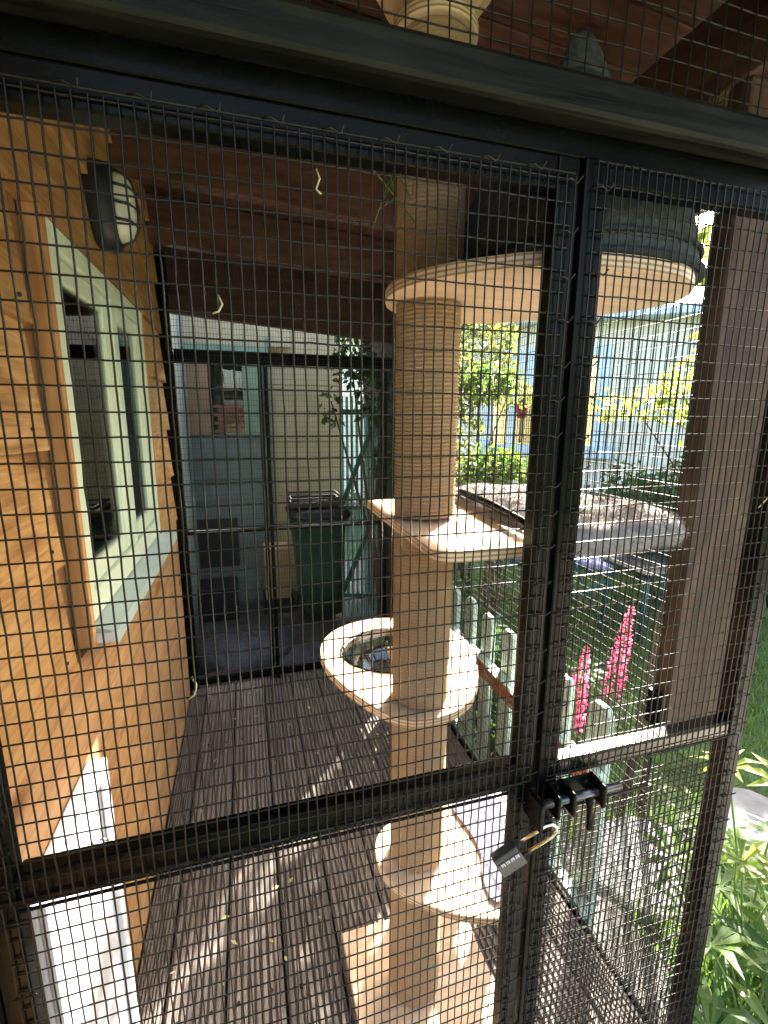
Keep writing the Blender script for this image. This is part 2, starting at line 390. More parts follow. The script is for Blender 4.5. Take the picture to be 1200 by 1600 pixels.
gp = MB()
for i in range(260):
    x = rng.uniform(.87, 1.16); y = rng.uniform(.6, 2.4); r_ = rng.uniform(.006, .016); a = rng.uniform(0, 3.1); c, s_ = math.cos(a)*r_, math.sin(a)*r_; z = -.243+rng.uniform(0, .006)
    gp.add([(x-c, y-s_, z), (x+s_, y-c, z), (x+c, y+s_, z), (x-s_, y+c, z), (x, y, z+r_*.7)], [(0, 1, 4), (1, 2, 4), (2, 3, 4), (3, 0, 4)])
gpo = gp.build('gravel', 'pebble', None, False, 0, 'stuff'); gpo['label'] = 'loose grey gravel beside the deck under the side mesh'; gpo['category'] = 'gravel'
MB().box(.86, 1.17, .45, 2.45, -.30, -.236).build('gravel_path', 'gravel', None, False, .01, 'structure')
# deck
deck = MB().box(-.335, .845, .56, 2.44, -.16, -.032).build('deck_floor', 'dark', None, False, 0, 'structure')
bw, gap = .1365, .007
prof = []
nr = 8
for k in range(nr):
    a = .004+(bw-.008)*k/nr; q = (bw-.008)/nr
    prof += [(a, -.0085), (a+q*.16, -.0008), (a+q*.62, 0), (a+q*.76, -.0085)]
prof = [(0, -.028), (0, -.006)]+prof+[(bw, -.006), (bw, -.028)]
bmesh_board = MB(); n = len(prof)
for y in (0, 1.0): bmesh_board.v += [(x, y, z) for x, z in prof]
bmesh_board.f = [(i, (i+1) % n, n+(i+1) % n, n+i) for i in range(n)]+[tuple(range(n)), tuple(range(n, 2*n))[::-1]]
bme = None
x = -.255-(bw+gap)
k = 0
while x < .845:
    w_ = bw
    if bme is None:
        o = bmesh_board.build('deck_board', 'deck', deck); bme = o.data
    else: o = link('deck_board', bme, deck)
    o.location = (x, .562+rng.uniform(0, .004), rng.uniform(-.0015, .0015)); o.scale = (1, 1.868, 1)
    if x < -.335: o.location.x = -.333; o.scale.x = (x+bw+.333)/bw
    if x+bw > .845: o.scale.x = max(.1, (.843-x)/bw)
    x += bw+gap
sc = None
for yy in (.95, 1.45, 1.95, 2.35):
    for i in range(8):
        for dx in (.03, .105):
            xx = -.255+i*(bw+gap)+dx
            if xx > .83: continue
            if sc is None: o = MB().tube([(0, 0, -.012), (0, 0, .0006)], .0042, 8).build('screw', 'bolt', deck); sc = o
            else: o = link('screw', sc.data, deck)
            o.location = (xx+rng.uniform(-.004, .004), yy+rng.uniform(-.006, .006), 0)
box('deck_edge_board', 'deck', deck, -.335, .845, 2.441, 2.463, -.2, -.002)

# ------------------------------------------------------------------ house on the left
house = thing('timber_house', 'orange-brown timber clad house wall with pale green window, left of the deck', 'house', (-.4, 1.3, -.25))
bz = [.93, 1.14, 1.35, 1.56, 1.77, 1.98, 2.19]
def wboard(y0, y1, z):
    b = MB(); h = .225
    pr = [(-.3575, z-.006), (-.331, z-.006), (-.3305, z), (-.332, z+.006), (-.348, z+h), (-.3575, z+h)]
    ns = 8; L = y1-y0
    for j in range(ns+1):
        wob = .0025*math.sin(j*1.7+z*30)
        b.v += [(xx+(wob*.3 if i in (1, 2, 3) else 0), y0+L*j/ns, zz+(wob if i < 3 else 0)) for i, (xx, zz) in enumerate(pr)]
    m_ = len(pr)
    for j in range(ns):
        b.f += [(j*m_+i, j*m_+(i+1) % m_, (j+1)*m_+(i+1) % m_, (j+1)*m_+i) for i in range(m_)]
    b.f += [tuple(range(m_))[::-1], tuple(ns*m_+i for i in range(m_))]
    return b.build('weatherboard', 'larch', house)
for i, z in enumerate(bz):
    if z < 1.75:
        wboard(-.35, .962, z); wboard(1.945, 2.385, z)
    else: wboard(-.35, 2.385, z)
nl = None
for z in bz[:5]:
    for yy in (.12, .52, .92):
        if nl is None: o = MB().tube([(-.334, 0, 0), (-.3298, 0, 0)], .0035, 8).build('nail', 'bolt', house); nl = o
        else: o = copyto(nl, house, (0, 0, 0))
        o.location = (0, yy+rng.uniform(-.02, .02), z+.03)
box('plywood_sheet', 'ply', house, -.3575, -.338, -.35, 1.16, -.2, .922, .001)
box('plywood_sheet', 'ply', house, -.3575, -.3385, 1.162, 2.385, -.2, .922, .001)
box('wall_backing', 'trimdark', house, -.42, -.358, -.35, 1.03, -.24, 2.45, 0)
box('wall_backing', 'trimdark', house, -.42, -.358, 1.93, 2.38, -.24, 2.45, 0)
box('rear_wall', 'shed', house, -.55, -.43, 2.381, 4.24, -.24, 3.3, 0)
box('wall_backing', 'trimdark', house, -.42, -.358, 1.031, 1.929, -.24, .94, 0)
box('wall_backing', 'trimdark', house, -.42, -.358, 1.031, 1.929, 1.79, 2.45, 0)
box('window_trim', 'trim', house, -.3575, -.322, 1.034, 1.054, .925, 1.765, .002)
box('window_trim', 'trim', house, -.3575, -.325, 1.905, 1.925, .96, 1.765, .002)
# window
win = box('window', 'upvc', house, -.40, -.326, 1.0555, 1.095, .972, 1.758, .004); win['label'] = 'pale green double casement window'
for a in ((1.863, 1.903, .972, 1.758), ): box('frame', 'upvc', win, -.40, -.326, *a, .004)
box('frame', 'upvc', win, -.40, -.327, 1.0955, 1.8625, 1.712, 1.758, .004)
box('frame', 'upvc', win, -.40, -.327, 1.0955, 1.8625, .972, 1.03, .004)
box('mullion', 'upvc', win, -.40, -.328, 1.487, 1.537, 1.0305, 1.7115, .004)
def sash(y0, y1, z0, z1, w=.046, xf=-.337):
    for a in ((y0, y0+w, z0, z1), (y1-w, y1, z0, z1), (y0+w+.0005, y1-w-.0005, z1-w, z1), (y0+w+.0005, y1-w-.0005, z0, z0+w)):
        box('sash', 'upvc', win, -.396, xf, *a, .005)
    for a in ((y0+w, y0+w+.012, z0+w, z1-w), (y1-w-.012, y1-w, z0+w, z1-w)): box('bead', 'upvc', win, -.385, xf-.004, *a, .002)
    MB().box(-.349, -.345, y0+w*.8, y1-w*.8, z0+w*.8, z1-w*.8).build('pane', 'glass', win)
    box('glazing_seal', 'dark', win, -.3445, -.3425, y0+w+.0125, y0+w+.017, z0+w, z1-w, 0)
sash(1.097, 1.486, 1.032, 1.71); sash(1.538, 1.861, 1.032, 1.71)
# dim room behind the glass
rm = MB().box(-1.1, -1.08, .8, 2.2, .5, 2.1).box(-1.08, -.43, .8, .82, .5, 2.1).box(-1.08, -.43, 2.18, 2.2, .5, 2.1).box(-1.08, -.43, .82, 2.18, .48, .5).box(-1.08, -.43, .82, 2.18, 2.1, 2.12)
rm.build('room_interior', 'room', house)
# sill
sill = MB(); pr = [(-.40, .975), (-.328, .966), (-.285, .951), (-.283, .923), (-.289, .923), (-.291, .944), (-.33, .952), (-.40, .958)]
for y in (1.057, 1.985): sill.v += [(a, y, b) for a, b in pr]
k = len(pr); sill.f = [(i, (i+1) % k, k+(i+1) % k, k+i) for i in range(k)]+[tuple(range(k)), tuple(range(k, 2*k))[::-1]]
sl_o = sill.build('window_sill', 'sill', house); sl_o['label'] = 'grey green pressed metal window sill'
box('sill_end', 'white', sl_o, -.345, -.29, 1.051, 1.0565, .93, .952, 0)

# wall lamp
lamp = thing('bulkhead_lamp', 'black bulkhead lamp with ribbed frosted glass on the timber wall above the window', 'wall lamp', (-.335, 1.43, 1.93))
def oval(cy, cz, ry, rz, x, n=28, e=3.2):
    return [(x, cy+ry*abs(math.cos(a))**(2/e)*math.copysign(1, math.cos(a)), cz+rz*abs(math.sin(a))**(2/e)*math.copysign(1, math.sin(a))) for a in [2*math.pi*i/n for i in range(n)]]
lc = (1.475, 1.925)
MB().loft([oval(*lc, .062, .098, -.352), oval(*lc, .064, .1, -.315), oval(*lc, .06, .096, -.288), oval(*lc, .05, .084, -.283)]).build('base', 'dark', lamp, True)
lens = MB(); rings = []
for i in range(15):
    f = i/14; x = -.284+.042*math.sin(f*math.pi/2); s = max(.05, math.cos(f*math.pi/2))**.55
    rings.append(oval(*lc, .046*s, .08*s*(1+.012*(i % 2)), x))
lens.loft(rings).build('lens', 'lens', lamp, True)
for q in (-.03, 0, .03):
    z = lc[1]+q*1.3
    MB().tube([(-.286, lc[0]-.055, z), (-.25, lc[0]-.04, z), (-.238, lc[0], z), (-.25, lc[0]+.04, z), (-.286, lc[0]+.055, z)], .0035, 6).build('guard_bar', 'dark', lamp, True)
MB().tube([(-.286, lc[0], lc[1]-.09), (-.25, lc[0], lc[1]-.07), (-.236, lc[0], lc[1]), (-.25, lc[0], lc[1]+.07), (-.286, lc[0], lc[1]+.09)], .0035, 6).build('guard_bar', 'dark', lamp, True)
MB().tube([(-.30, lc[0]-.01, lc[1]-.098), (-.30, lc[0]-.01, lc[1]-.11)], .006, 8).build('screw', 'bolt', lamp)

# white panel leaning flat on the wall
wp = thing('white_panel', 'white plastic panel with raised rim standing against the lower timber wall', 'panel', (-.32, .8, 0))
MB().box(-.336, -.312, .645, .955, .03, .73).build('sheet', 'white', wp, False, .004)
for a in ((.645, .672, .03, .73), (.928, .955, .03, .73), (.6725, .9275, .706, .73), (.6725, .9275, .03, .06)):
    box('rim', 'white', wp, -.3115, -.300, *a, .004)
MB().tube([(-.312, .86, .62), (-.296, .862, .622), (-.29, .866, .615), (-.29, .87, .60), (-.298, .874, .596)], .003, 6).build('hook', 'steel', wp, True)

# ------------------------------------------------------------------ porch roof
def rz(x): return 2.13-.075*(x+.335)
roof = thing('porch_roof', 'dark brown stained porch roof of rafters and boards over the deck', 'roof', (.3, 1.4, 2.1))
def xbeam(name, y0, y1, dz0, dz1, mat='brown', x0=-.42, x1=1.22, bv=.004):
    b = MB(); vs = []
    for x in (x0, x1):
        z = rz(x); vs += [(x, y0, z+dz0), (x, y1, z+dz0), (x, y1, z+dz1), (x, y0, z+dz1)]
    b.add(vs, [(0, 3, 2, 1), (4, 5, 6, 7), (0, 1, 5, 4), (1, 2, 6, 5), (2, 3, 7, 6), (3, 0, 4, 7)])
    return b.build(name, mat, roof, False, bv)
for y in (.60, 1.15, 1.72, 2.29, 2.95): xbeam('rafter', y, y+.048, -.01 if y < 2.2 else -.02 if y < 2.5 else -.17, .16)
y = -.35
while y < 3.35:
    xbeam('ceiling_board', y, y+.138, .162+rng.uniform(0, .004), .182, 'brown', -.42, 1.25, .003); y += .142
MB().add([(-.45, -.4, rz(-.45)+.19), (1.28, -.4, rz(1.28)+.19), (1.28, 3.45, rz(1.28)+.19), (-.45, 3.45, rz(-.45)+.19), (-.45, -.4, rz(-.45)+.21), (1.28, -.4, rz(1.28)+.21), (1.28, 3.45, rz(1.28)+.21), (-.45, 3.45, rz(-.45)+.21)],
         [(0, 3, 2, 1), (4, 5, 6, 7), (0, 1, 5, 4), (1, 2, 6, 5), (2, 3, 7, 6), (3, 0, 4, 7)]).build('roof_sheet', 'navy', roof)
box('eave_beam', 'browny', roof, .862, .915, -.3, 3.6, 1.985, 2.135, .004)
box('fascia', 'navy', roof, 1.225, 1.25, -.38, 3.7, 1.96, 2.2, .003)

# brown porch post
pp = thing('porch_post', 'broad brown weathered timber post outside the mesh at the deck corner', 'post', (.95, .74, -.25))
box('post_plank', 'brownz', pp, .868, 1.075, .722, .768, .70, 1.984, .006)
box('post_batten', 'brownz', pp, .96, 1.075, .7685, .80, .70, 1.984, .004)
box('post_bracket', 'metal', pp, .8535, .8675, .725, .765, .72, .80, .002)

# ------------------------------------------------------------------ mesh enclosure, front
YM = .546
hb = thing('header_beam', 'black stained rounded timber beam crossing above the mesh door', 'beam', (0, .54, 1.76))
MB().box(-1.2, 1.15, .526, .560, 1.742, 1.786).build('beam_timber', 'blackwood', hb, False, .007)
fj = thing('door_frame', 'black painted steel frame around the mesh door opening', 'door frame', (0, .56, 0))
box('jamb', 'metal', fj, -.372, -.318, .552, .60, -.1, 1.716, .003)
box('head', 'metal', fj, -.3715, .86, .5605, .595, 1.7165, 1.762, .003)
box('jamb', 'blackwoodz', fj, -.46, -.3725, .54, .62, -.24, 1.741, .006)
door = thing('mesh_door', 'black steel framed wire mesh door with middle rail, hinged on the left', 'door', (-.31, YM, .02))
box('stile', 'metal', door, -.3155, -.283, YM+.004, YM+.030, .02, 1.712, .003)
box('stile', 'metal', door, .378, .4085, YM+.004, YM+.030, .02, 1.712, .003)
box('top_rail', 'metal', door, -.2828, .3778, YM+.005, YM+.030, 1.674, 1.7115, .003)
box('middle_rail', 'metal', door, -.2828, .3778, YM+.005, YM+.030, .832, .877, .003)
box('bottom_rail', 'metal', door, -.2828, .3778, YM+.005, YM+.030, .02, .055, .003)
MB().tube([(-.2828, YM+.004, .8295), (.3778, YM+.004, .8295)], .0022, 6).build('weld_bead', 'metal', door)
wiregrid('wire_mesh', door, (-.300, YM, .846), (1, 0, 0), (0, 0, 1), (0, 1, 0), .0127*55, .0254*33+.003, .0127, .0254, .00106, .0003, 1, None, 'wire', .0012)
wiregrid('wire_mesh', door, (-.297, YM+.001, .03), (1, 0, 0), (0, 0, 1), (0, 1, 0), .0127*54, .0254*32, .0127, .0254, .00106, .0003, 1, None, 'wire', .0014)
MB().tube([(-.302, YM-.001, 1.6895), (.398, YM-.001, 1.6905)], .0013, 6).build('edge_wire', 'wire', door)
for zz in (1.45, .95, .4): # hinges
    MB().tube([(-.3185, YM-.004, zz-.04), (-.3185, YM-.004, zz+.04)], .008, 10).build('hinge', 'metal', door, True)
tw = MB()
for zz in np.arange(.1, 1.68, .0508):   # tie wires twisted round the stiles
    for xx in (-.289, .392):
        z0 = zz+rng.normal(0, .004); xj = xx+rng.normal(0, .002)
        tw.tube([(xj-.012, YM-.001, z0), (xj, YM-.004, z0+.002), (xj+.011, YM-.0005, z0-.001), (xj+.014, YM-.006, z0+.006)], .0011, 5)
for xx in np.arange(-.26, .37, .06):
    for z0 in (.846, 1.690): tw.tube([(xx-.01, YM-.001, z0), (xx, YM-.004, z0+.002), (xx+.011, YM-.001, z0-.001), (xx+.013, YM-.007, z0+.005)], .0011, 5)
tw.build('tie_wires', 'wire', door, True, 0, 'stuff')

fp = thing('front_mesh_panel', 'fixed black wire mesh panel right of the door, in front of the brown post', 'mesh panel', (.63, YM, 0))
box('stile', 'metal', fp, .4165, .452, YM+.004, YM+.032, -.1, 1.715, .003)
box('stile', 'metal', fp, .815, .852, YM+.004, YM+.034, -.24, 1.715, .003)
box('top_rail', 'metal', fp, .4525, .8145, YM+.005, YM+.03, 1.688, 1.7145, .003)
box('middle_rail', 'railgloss', fp, .4525, .8145, YM+.004, YM+.032, .836, .866, .004)
box('bottom_rail', 'metal', fp, .4525, .8145, YM+.005, YM+.03, -.05, -.01, .003)
wiregrid('wire_mesh', fp, (.430, YM, .846), (1, 0, 0), (0, 0, 1), (0, 1, 0), .0127*32, .0254*34, .0127, .0254, .00106, .0003, 1, None, 'wire', .0012)
wiregrid('wire_mesh', fp, (.428, YM+.001, .0), (1, 0, 0), (0, 0, 1), (0, 1, 0), .0127*32, .0254*33, .0127, .0254, .00106, .0003, 1, (.030, .200, .782, .9), 'wire', .0014)
wiregrid('veil_wire_mesh', fp, (.434, YM+.036, .0), (1, 0, 0), (0, 0, 1), (0, 1, 0), .0127*30, .0254*30, .0127, .0254, .0010, .0004, 1, None, 'wireside', .004)  # extra mesh layer added to imitate the hazy veil at lower right
MB().tube([(.452, YM-.001, .782), (.634, YM-.001, .782), (.636, YM-.001, .835)], .0021, 8).build('cut_edge', 'wire', fp, True)
tw = MB()
for zz in np.arange(.0, 1.68, .0508):
    for xx in (.437, .828):
        z0 = zz+rng.normal(0, .004); xj = xx+rng.normal(0, .002)
        tw.tube([(xj-.012, YM-.001, z0), (xj, YM-.004, z0+.002), (xj+.011, YM-.0005, z0-.001), (xj+.014, YM-.006, z0+.006)], .0011, 5)
tw.build('tie_wires', 'wire', fp, True, 0, 'stuff')
up = thing('upper_front_mesh', 'strip of square black wire mesh between the black beam and the roof', 'mesh panel', (.2, .565, 1.78))
wiregrid('wire_mesh', up, (-.5, .564, 1.77), (1, 0, 0), (0, 0, 1), (0, 1, 0), 1.37, .34, .0254, .0254, .001, .0003, 1, None, 'wire', .0015)

# bolt
bo = thing('slide_bolt', 'black steel slide bolt with hanging handle joining door and mesh panel', 'bolt', (.44, .535, .82))
MB().tube([(.405, .523, .821), (.552, .523, .821)], .0065, 14).build('rod', 'bolt', bo, True)
for xx in (.425, .452, .508):
    MB().box(xx, xx+.007, .508, .546, .800, .840).build('bracket', 'metal', bo, False, .003)
MB().box(.420, .515, .541, .5455, .803, .838).build('back_plate', 'metal', bo, False, .002)
for xx in (.4315, .4465, .4625, .500): MB().tube([(xx, .5405, .829), (xx, .5375, .829)], .003, 8).build('screw', 'bolt', bo)
MB().box(.392, .400, .505, .548, .792, .838).box(.392, .409, .541, .5452, .792, .838).build('hasp', 'metal', bo, False, .002)
MB().tube([(.490, .523, .821), (.490, .516, .808), (.489, .512, .768)], .0055, 12).build('handle', 'metal', bo, True)
MB().tube([(.502, .53, .80), (.503, .528, .77), (.506, .532, .74), (.505, .538, .70), (.509, .541, .66)], .0012, 5).build('cord', 'wire', bo, True)
# padlock: shackle runs up-right from the body to the hasp
pl = thing('combination_padlock', 'small black four dial combination padlock hanging tilted from the bolt', 'padlock', (.36, .52, .74))
pc = Vector((.357, .526, .738)); ax = Vector((.80, -.12, .52)).normalized(); nrm = Vector((-.12, -.97, .03)); nrm = (nrm-ax*nrm.dot(ax)).normalized(); sd = nrm.cross(ax)
def P3(a, b, c): return pc+ax*a+sd*b+nrm*c
def obox(mb, a0, a1, b0, b1, c0, c1):
    mb.add([P3(a, b, c) for c in (c0, c1) for a, b in ((a0, b0), (a1, b0), (a1, b1), (a0, b1))], [(0, 3, 2, 1), (4, 5, 6, 7), (0, 1, 5, 4), (1, 2, 6, 5), (2, 3, 7, 6), (3, 0, 4, 7)])
    return mb
obox(MB(), -.022, .020, -.018, .018, -.008, .008).build('body', 'dark', pl, False, .003)
obox(MB(), -.0225, .0205, -.0185, .007, .0065, .0088).build('face_plate', 'gunmetal', pl, False, .001)
for i in range(4): obox(MB(), -.015+i*.0085, -.009+i*.0085, .0005, .0065, .0085, .0100).build('dial', 'white', pl, False, .0008)
for i in range(4):
    d = MB(); a = -.0135+i*.0085
    obox(d, a, a+.003, .0015, .0022, .0100, .0103); obox(d, a, a+.0008, .0015, .0055, .0100, .0103); obox(d, a+.0022, a+.003, .0015, .0055, .0100, .0103)
    d.build('digit', 'dark', pl)
MB().tube([P3(.018, -.012, 0), P3(.074, -.012, 0), P3(.084, -.008, 0), P3(.087, 0, 0), P3(.084, .008, 0), P3(.074, .012, 0), P3(.030, .012, 0)], .0032, 12).build('shackle', 'steel', pl, True)

# side and back panels
sp_ = thing('side_mesh_panel', 'long black wire mesh panel along the garden side of the deck', 'mesh panel', (.845, 1.5, 0))
XS = .846
wiregrid('wire_mesh', sp_, (XS, .585, .0), (0, 1, 0), (0, 0, 1), (1, 0, 0), .0127*144, .0254*28, .0127, .0254, .00085, .0004, 2, None, 'wireside', .003)
wiregrid('middle_wire_mesh', sp_, (XS, .738, .0254*28), (0, 1, 0), (0, 0, 1), (1, 0, 0), .0127*132, .0254*50, .0127, .0254, .00085, .0004, 2, None, 'wireside', .003)
box('bottom_rail', 'metal', sp_, XS+.003, XS+.012, .585, 2.40, -.03, .0, .002)
bp = thing('back_mesh_panel', 'black steel framed wire mesh panels closing the far end of the deck', 'mesh panel', (.2, 2.42, 0))
YB = 2.42
box('corner_stile', 'metal', bp, -.43, -.336, YB+.0005, YB+.029, -.01, 2.11, .002)
box('upper_stile', 'metal', bp, -.3355, -.302, YB+.0005, YB+.029, 1.7005, 2.11, .002)
for x0, x1 in ((-.335, -.300), (.071, .092), (.100, .118), (.695, .725), (.815, .845)): box('stile', 'metal', bp, x0, x1, YB, YB+.03, -.01, 1.70, .002)
for z0, z1 in ((.0, .035), (.822, .842), (1.655, 1.712)): box('rail', 'metal', bp, -.2995, .8145, YB+.031, YB+.052, z0, z1, .002)
MB().tube([(-.2995, YB+.02, .842), (.694, YB+.02, .838)], .007, 8).build('galvanised_rod', 'bolt', bp, True)
wiregrid('wire_mesh', bp, (-.32, YB-.004, .01), (1, 0, 0), (0, 0, 1), (0, 1, 0), .0127*91, .0254*66, .0127, .0254, .0007, .0004, 2, None, 'wire', .003)
wiregrid('upper_wire_mesh', bp, (-.32, YB-.03, 1.70), (1, 0, 0), (0, 0, 1), (0, 1, 0), 1.16, .38, .0127, .0254, .0009, .0006, 1, None, 'wire', .003)
# ------------------------------------------------------------------ cat tree
PC = (.336, .862); PR = .0605
ct = thing('cat_tree', 'tall sisal wrapped cat tree with birch platforms, clear bowl and felt cave', 'cat tree', (PC[0], PC[1], 0))
box('base_board', 'birch', ct, .185, .53, .66, 1.022, .001, .021, .003)['label'] = 'square birch plywood base'
def sisal(z0, z1):
    pitch = .0072; n = int((z1-z0)/pitch); seg = 36; sub = 8
    rows = n*sub+1; V = np.zeros((rows, seg+1, 3)); th = np.linspace(0, 2*np.pi, seg+1)
    for i in range(rows):
        z = z0+(z1-z0)*i/(rows-1); bul = .0042*math.sqrt(max(0, 1-(2*((i/sub) % 1)-1)**2))
        r = PR-.0042+bul+.0006*np.sin(th*3+i*.05)*0
        zz = np.clip(z+pitch*th/(2*np.pi), z0, z1)
        V[i, :, 0] = PC[0]+r*np.cos(th); V[i, :, 1] = PC[1]+r*np.sin(th); V[i, :, 2] = zz
    a = np.arange(rows-1)[:, None]*(seg+1)+np.arange(seg)[None, :]
    F = np.stack([a, a+1, a+seg+2, a+seg+1], -1).reshape(-1, 4)
    o = quads('sisal_post', V.reshape(-1, 3), F, 'sisal', ct, None, True)
    uv = o.data.uv_layers.new(name='UVMap'); vi = F.ravel()
    U = np.stack([(vi % (seg+1))/seg*8, (vi//(seg+1))/sub*.125*1.0], 1); uv.data.foreach_set('uv', U.ravel())
    # loose fibres
    k = 900; t = rng.uniform(0, 2*np.pi, k); z = rng.uniform(z0+.004, z1-.004, k); L = rng.uniform(.003, .009, k)
    c, s = np.cos(t), np.sin(t); p = np.stack([PC[0]+(PR-.001)*c, PC[1]+(PR-.001)*s, z], 1)
    d = np.stack([c, s, np.zeros(k)], 1)+rng.normal(0, .7, (k, 3)); d /= np.linalg.norm(d, axis=1)[:, None]
    sdv = np.cross(d, rng.normal(0, 1, (k, 3))); sdv /= np.linalg.norm(sdv, axis=1)[:, None]
    V2 = np.stack([p-sdv*.00022, p+sdv*.00022, p+d*L[:, None]], 1).reshape(-1, 3); F2 = np.arange(3*k).reshape(-1, 3)
    quads('loose_fibres', V2, F2, 'sisal', o, 'stuff'); return o
for z0, z1 in ((.022, .391), (.411, .789), (.811, 1.188), (1.208, 1.604), (1.626, 2.012)): sisal(z0, z1)
o1 = chaikin([(.25,.93),(.235,.84),(.27,.775),(.34,.715),(.40,.685),(.455,.668),(.495,.69),(.545,.77),(.60,.86),(.64,.95),(.57,1.0),(.44,.985),(.33,.97)])
MB().prism(o1, .392, .410).build('lower_platform', 'birch', ct, False, .003)
cpo = chaikin([(.455,.965),(.478,.86),(.472,.80),(.45,.765),(.44,.70),(.475,.695),(.52,.76),(.57,.85),(.605,.945),(.53,.98)], 2)
MB().prism(cpo, .4105, .4165).build('carpet_pad', 'carpet', ct, False, .002)
# ring platform with clear bowl
HC = (.345, 1.075); HR = (.135, .119)
ro = chaikin([(.35,.775),(.265,.79),(.20,.90),(.155,1.03),(.155,1.14),(.20,1.225),(.285,1.275),(.38,1.28),(.475,1.24),(.54,1.15),(.555,1.05),(.51,.92),(.44,.81)])
NA = 72
def raypoly(c, a, poly):
    d = (math.cos(a), math.sin(a)); best = .1
    for i in range(len(poly)):
        p = poly[i]; q = poly[(i+1) % len(poly)]; ex, ey = q[0]-p[0], q[1]-p[1]; den = d[0]*ey-d[1]*ex
        if abs(den) < 1e-12: continue
        wx, wy = p[0]-c[0], p[1]-c[1]; tt = (wx*ey-wy*ex)/den; ss = (wx*d[1]-wy*d[0])/den
        if tt > 0 and -1e-9 <= ss <= 1+1e-9: best = max(best, tt)
    return (c[0]+d[0]*best, c[1]+d[1]*best)
outer = [raypoly(HC, 2*math.pi*i/NA, ro) for i in range(NA)]
inner = [(HC[0]+HR[0]*math.cos(2*math.pi*i/NA), HC[1]+HR[1]*math.sin(2*math.pi*i/NA)) for i in range(NA)]
rb = MB(); rb.v = [(x, y, z) for z, L in ((.79, outer), (.81, outer), (.81, inner), (.79, inner)) for x, y in L]
for r_ in range(4):
    for i in range(NA): rb.f.append((r_*NA+i, r_*NA+(i+1) % NA, ((r_+1) % 4)*NA+(i+1) % NA, ((r_+1) % 4)*NA+i))
rb.build('ring_platform', 'birch', ct, False, .003)
bw_ = MB(); rings = []
for i in range(17):
    f = i/16; s = math.cos(f*math.pi/2*.985); z = .8105-.125*math.sin(f*math.pi/2)
    rings.append([(HC[0]+(HR[0]-.003)*s*math.cos(2*math.pi*k/48), HC[1]+(HR[1]-.003)*s*math.sin(2*math.pi*k/48), z) for k in range(48)])
bw_.loft(rings, False); bw_.build('clear_bowl', 'acrylic', ct, True)['label'] = 'clear acrylic half dome set in the ring platform'
rg = MB(); rings = [[(HC[0]+(HR[0]+a)*math.cos(2*math.pi*k/48), HC[1]+(HR[1]+a)*math.sin(2*math.pi*k/48), z) for k in range(48)] for a, z in ((-.003, .8105), (-.003, .8135), (.006, .8135), (.006, .8105))]
rg.loft(rings+[rings[0]], False); rg.build('bowl_rim', 'acrylic', ct, True)
o3 = chaikin([(.272,1.075),(.275,1.078),(.45,1.085),(.50,1.04),(.505,.70),(.47,.62),(.43,.612),(.29,.612),(.262,.63),(.262,.66)], 2)
MB().prism(o3, 1.189, 1.207).build('middle_platform', 'birch', ct, False, .003)
o4 = chaikin([(.243,.84),(.255,.75),(.31,.67),(.40,.60),(.48,.583),(.58,.580),(.66,.60),(.73,.66),(.755,.73),(.72,.81),(.65,.90),(.55,.97),(.46,1.01),(.37,1.0),(.28,.94)], 2)
MB().prism(o4, 1.605, 1.625).build('upper_platform', 'birch', ct, False, .003)
# plush hammock cushion
hm = chaikin([(.455,.675),(.60,.64),(.76,.655),(.828,.70),(.83,.95),(.81,1.15),(.70,1.20),(.56,1.19),(.47,1.15),(.45,.95)], 2)
cx = sum(p[0] for p in hm)/len(hm); cy = sum(p[1] for p in hm)/len(hm)
rings = []
for s, z in ((.90, 1.164), (.99, 1.170), (1.02, 1.187), (1.0, 1.205), (.93, 1.220), (.75, 1.212), (.5, 1.203), (.25, 1.198), (.05, 1.197)):
    rings.append([(cx+(x-cx)*s, cy+(y-cy)*s, z+.004*math.sin(31*x+17*y)) for x, y in hm])
cushion = MB().loft(rings).build('plush_cushion', 'plush', ct, True); cushion['label'] = 'silver grey plush cushion of the hammock shelf'
me = cushion.data; cvs = np.array([v.co[:] for v in me.vertices]); tri = []
me.calc_loop_triangles(); T = np.array([t.vertices[:] for t in me.loop_triangles]); TA = np.array([t.area for t in me.loop_triangles]); TN = np.array([t.normal[:] for t in me.loop_triangles])
k = 26000; ti = rng.choice(len(T), k, p=TA/TA.sum()); ab = rng.uniform(0, 1, (k, 2)); fl = ab.sum(1) > 1; ab[fl] = 1-ab[fl]
A, B, C = cvs[T[ti, 0]], cvs[T[ti, 1]], cvs[T[ti, 2]]; p = A+(B-A)*ab[:, :1]+(C-A)*ab[:, 1:]
d = TN[ti]+rng.normal(0, .55, (k, 3)); d /= np.linalg.norm(d, axis=1)[:, None]; sdv = np.cross(d, rng.normal(0, 1, (k, 3))); sdv /= np.linalg.norm(sdv, axis=1)[:, None]
Lh = rng.uniform(.006, .014, (k, 1)); p = p-d*.001
quads('plush_pile', np.stack([p-sdv*.0006, p+sdv*.0006, p+d*Lh], 1).reshape(-1, 3), np.arange(3*k).reshape(-1, 3), 'plush', cushion, 'stuff')
MB().tube([(.495, 1.03, 1.226), (.47, .85, 1.232), (.45, .69, 1.228), (.446, .655, 1.222)], [.008, .009, .007, .003], 8).build('hammock_bar', 'metal', ct, True)
MB().tube([(.515, 1.02, 1.222), (.49, .85, 1.226), (.47, .70, 1.222)], .004, 8).build('hammock_bar', 'metal', ct, True)
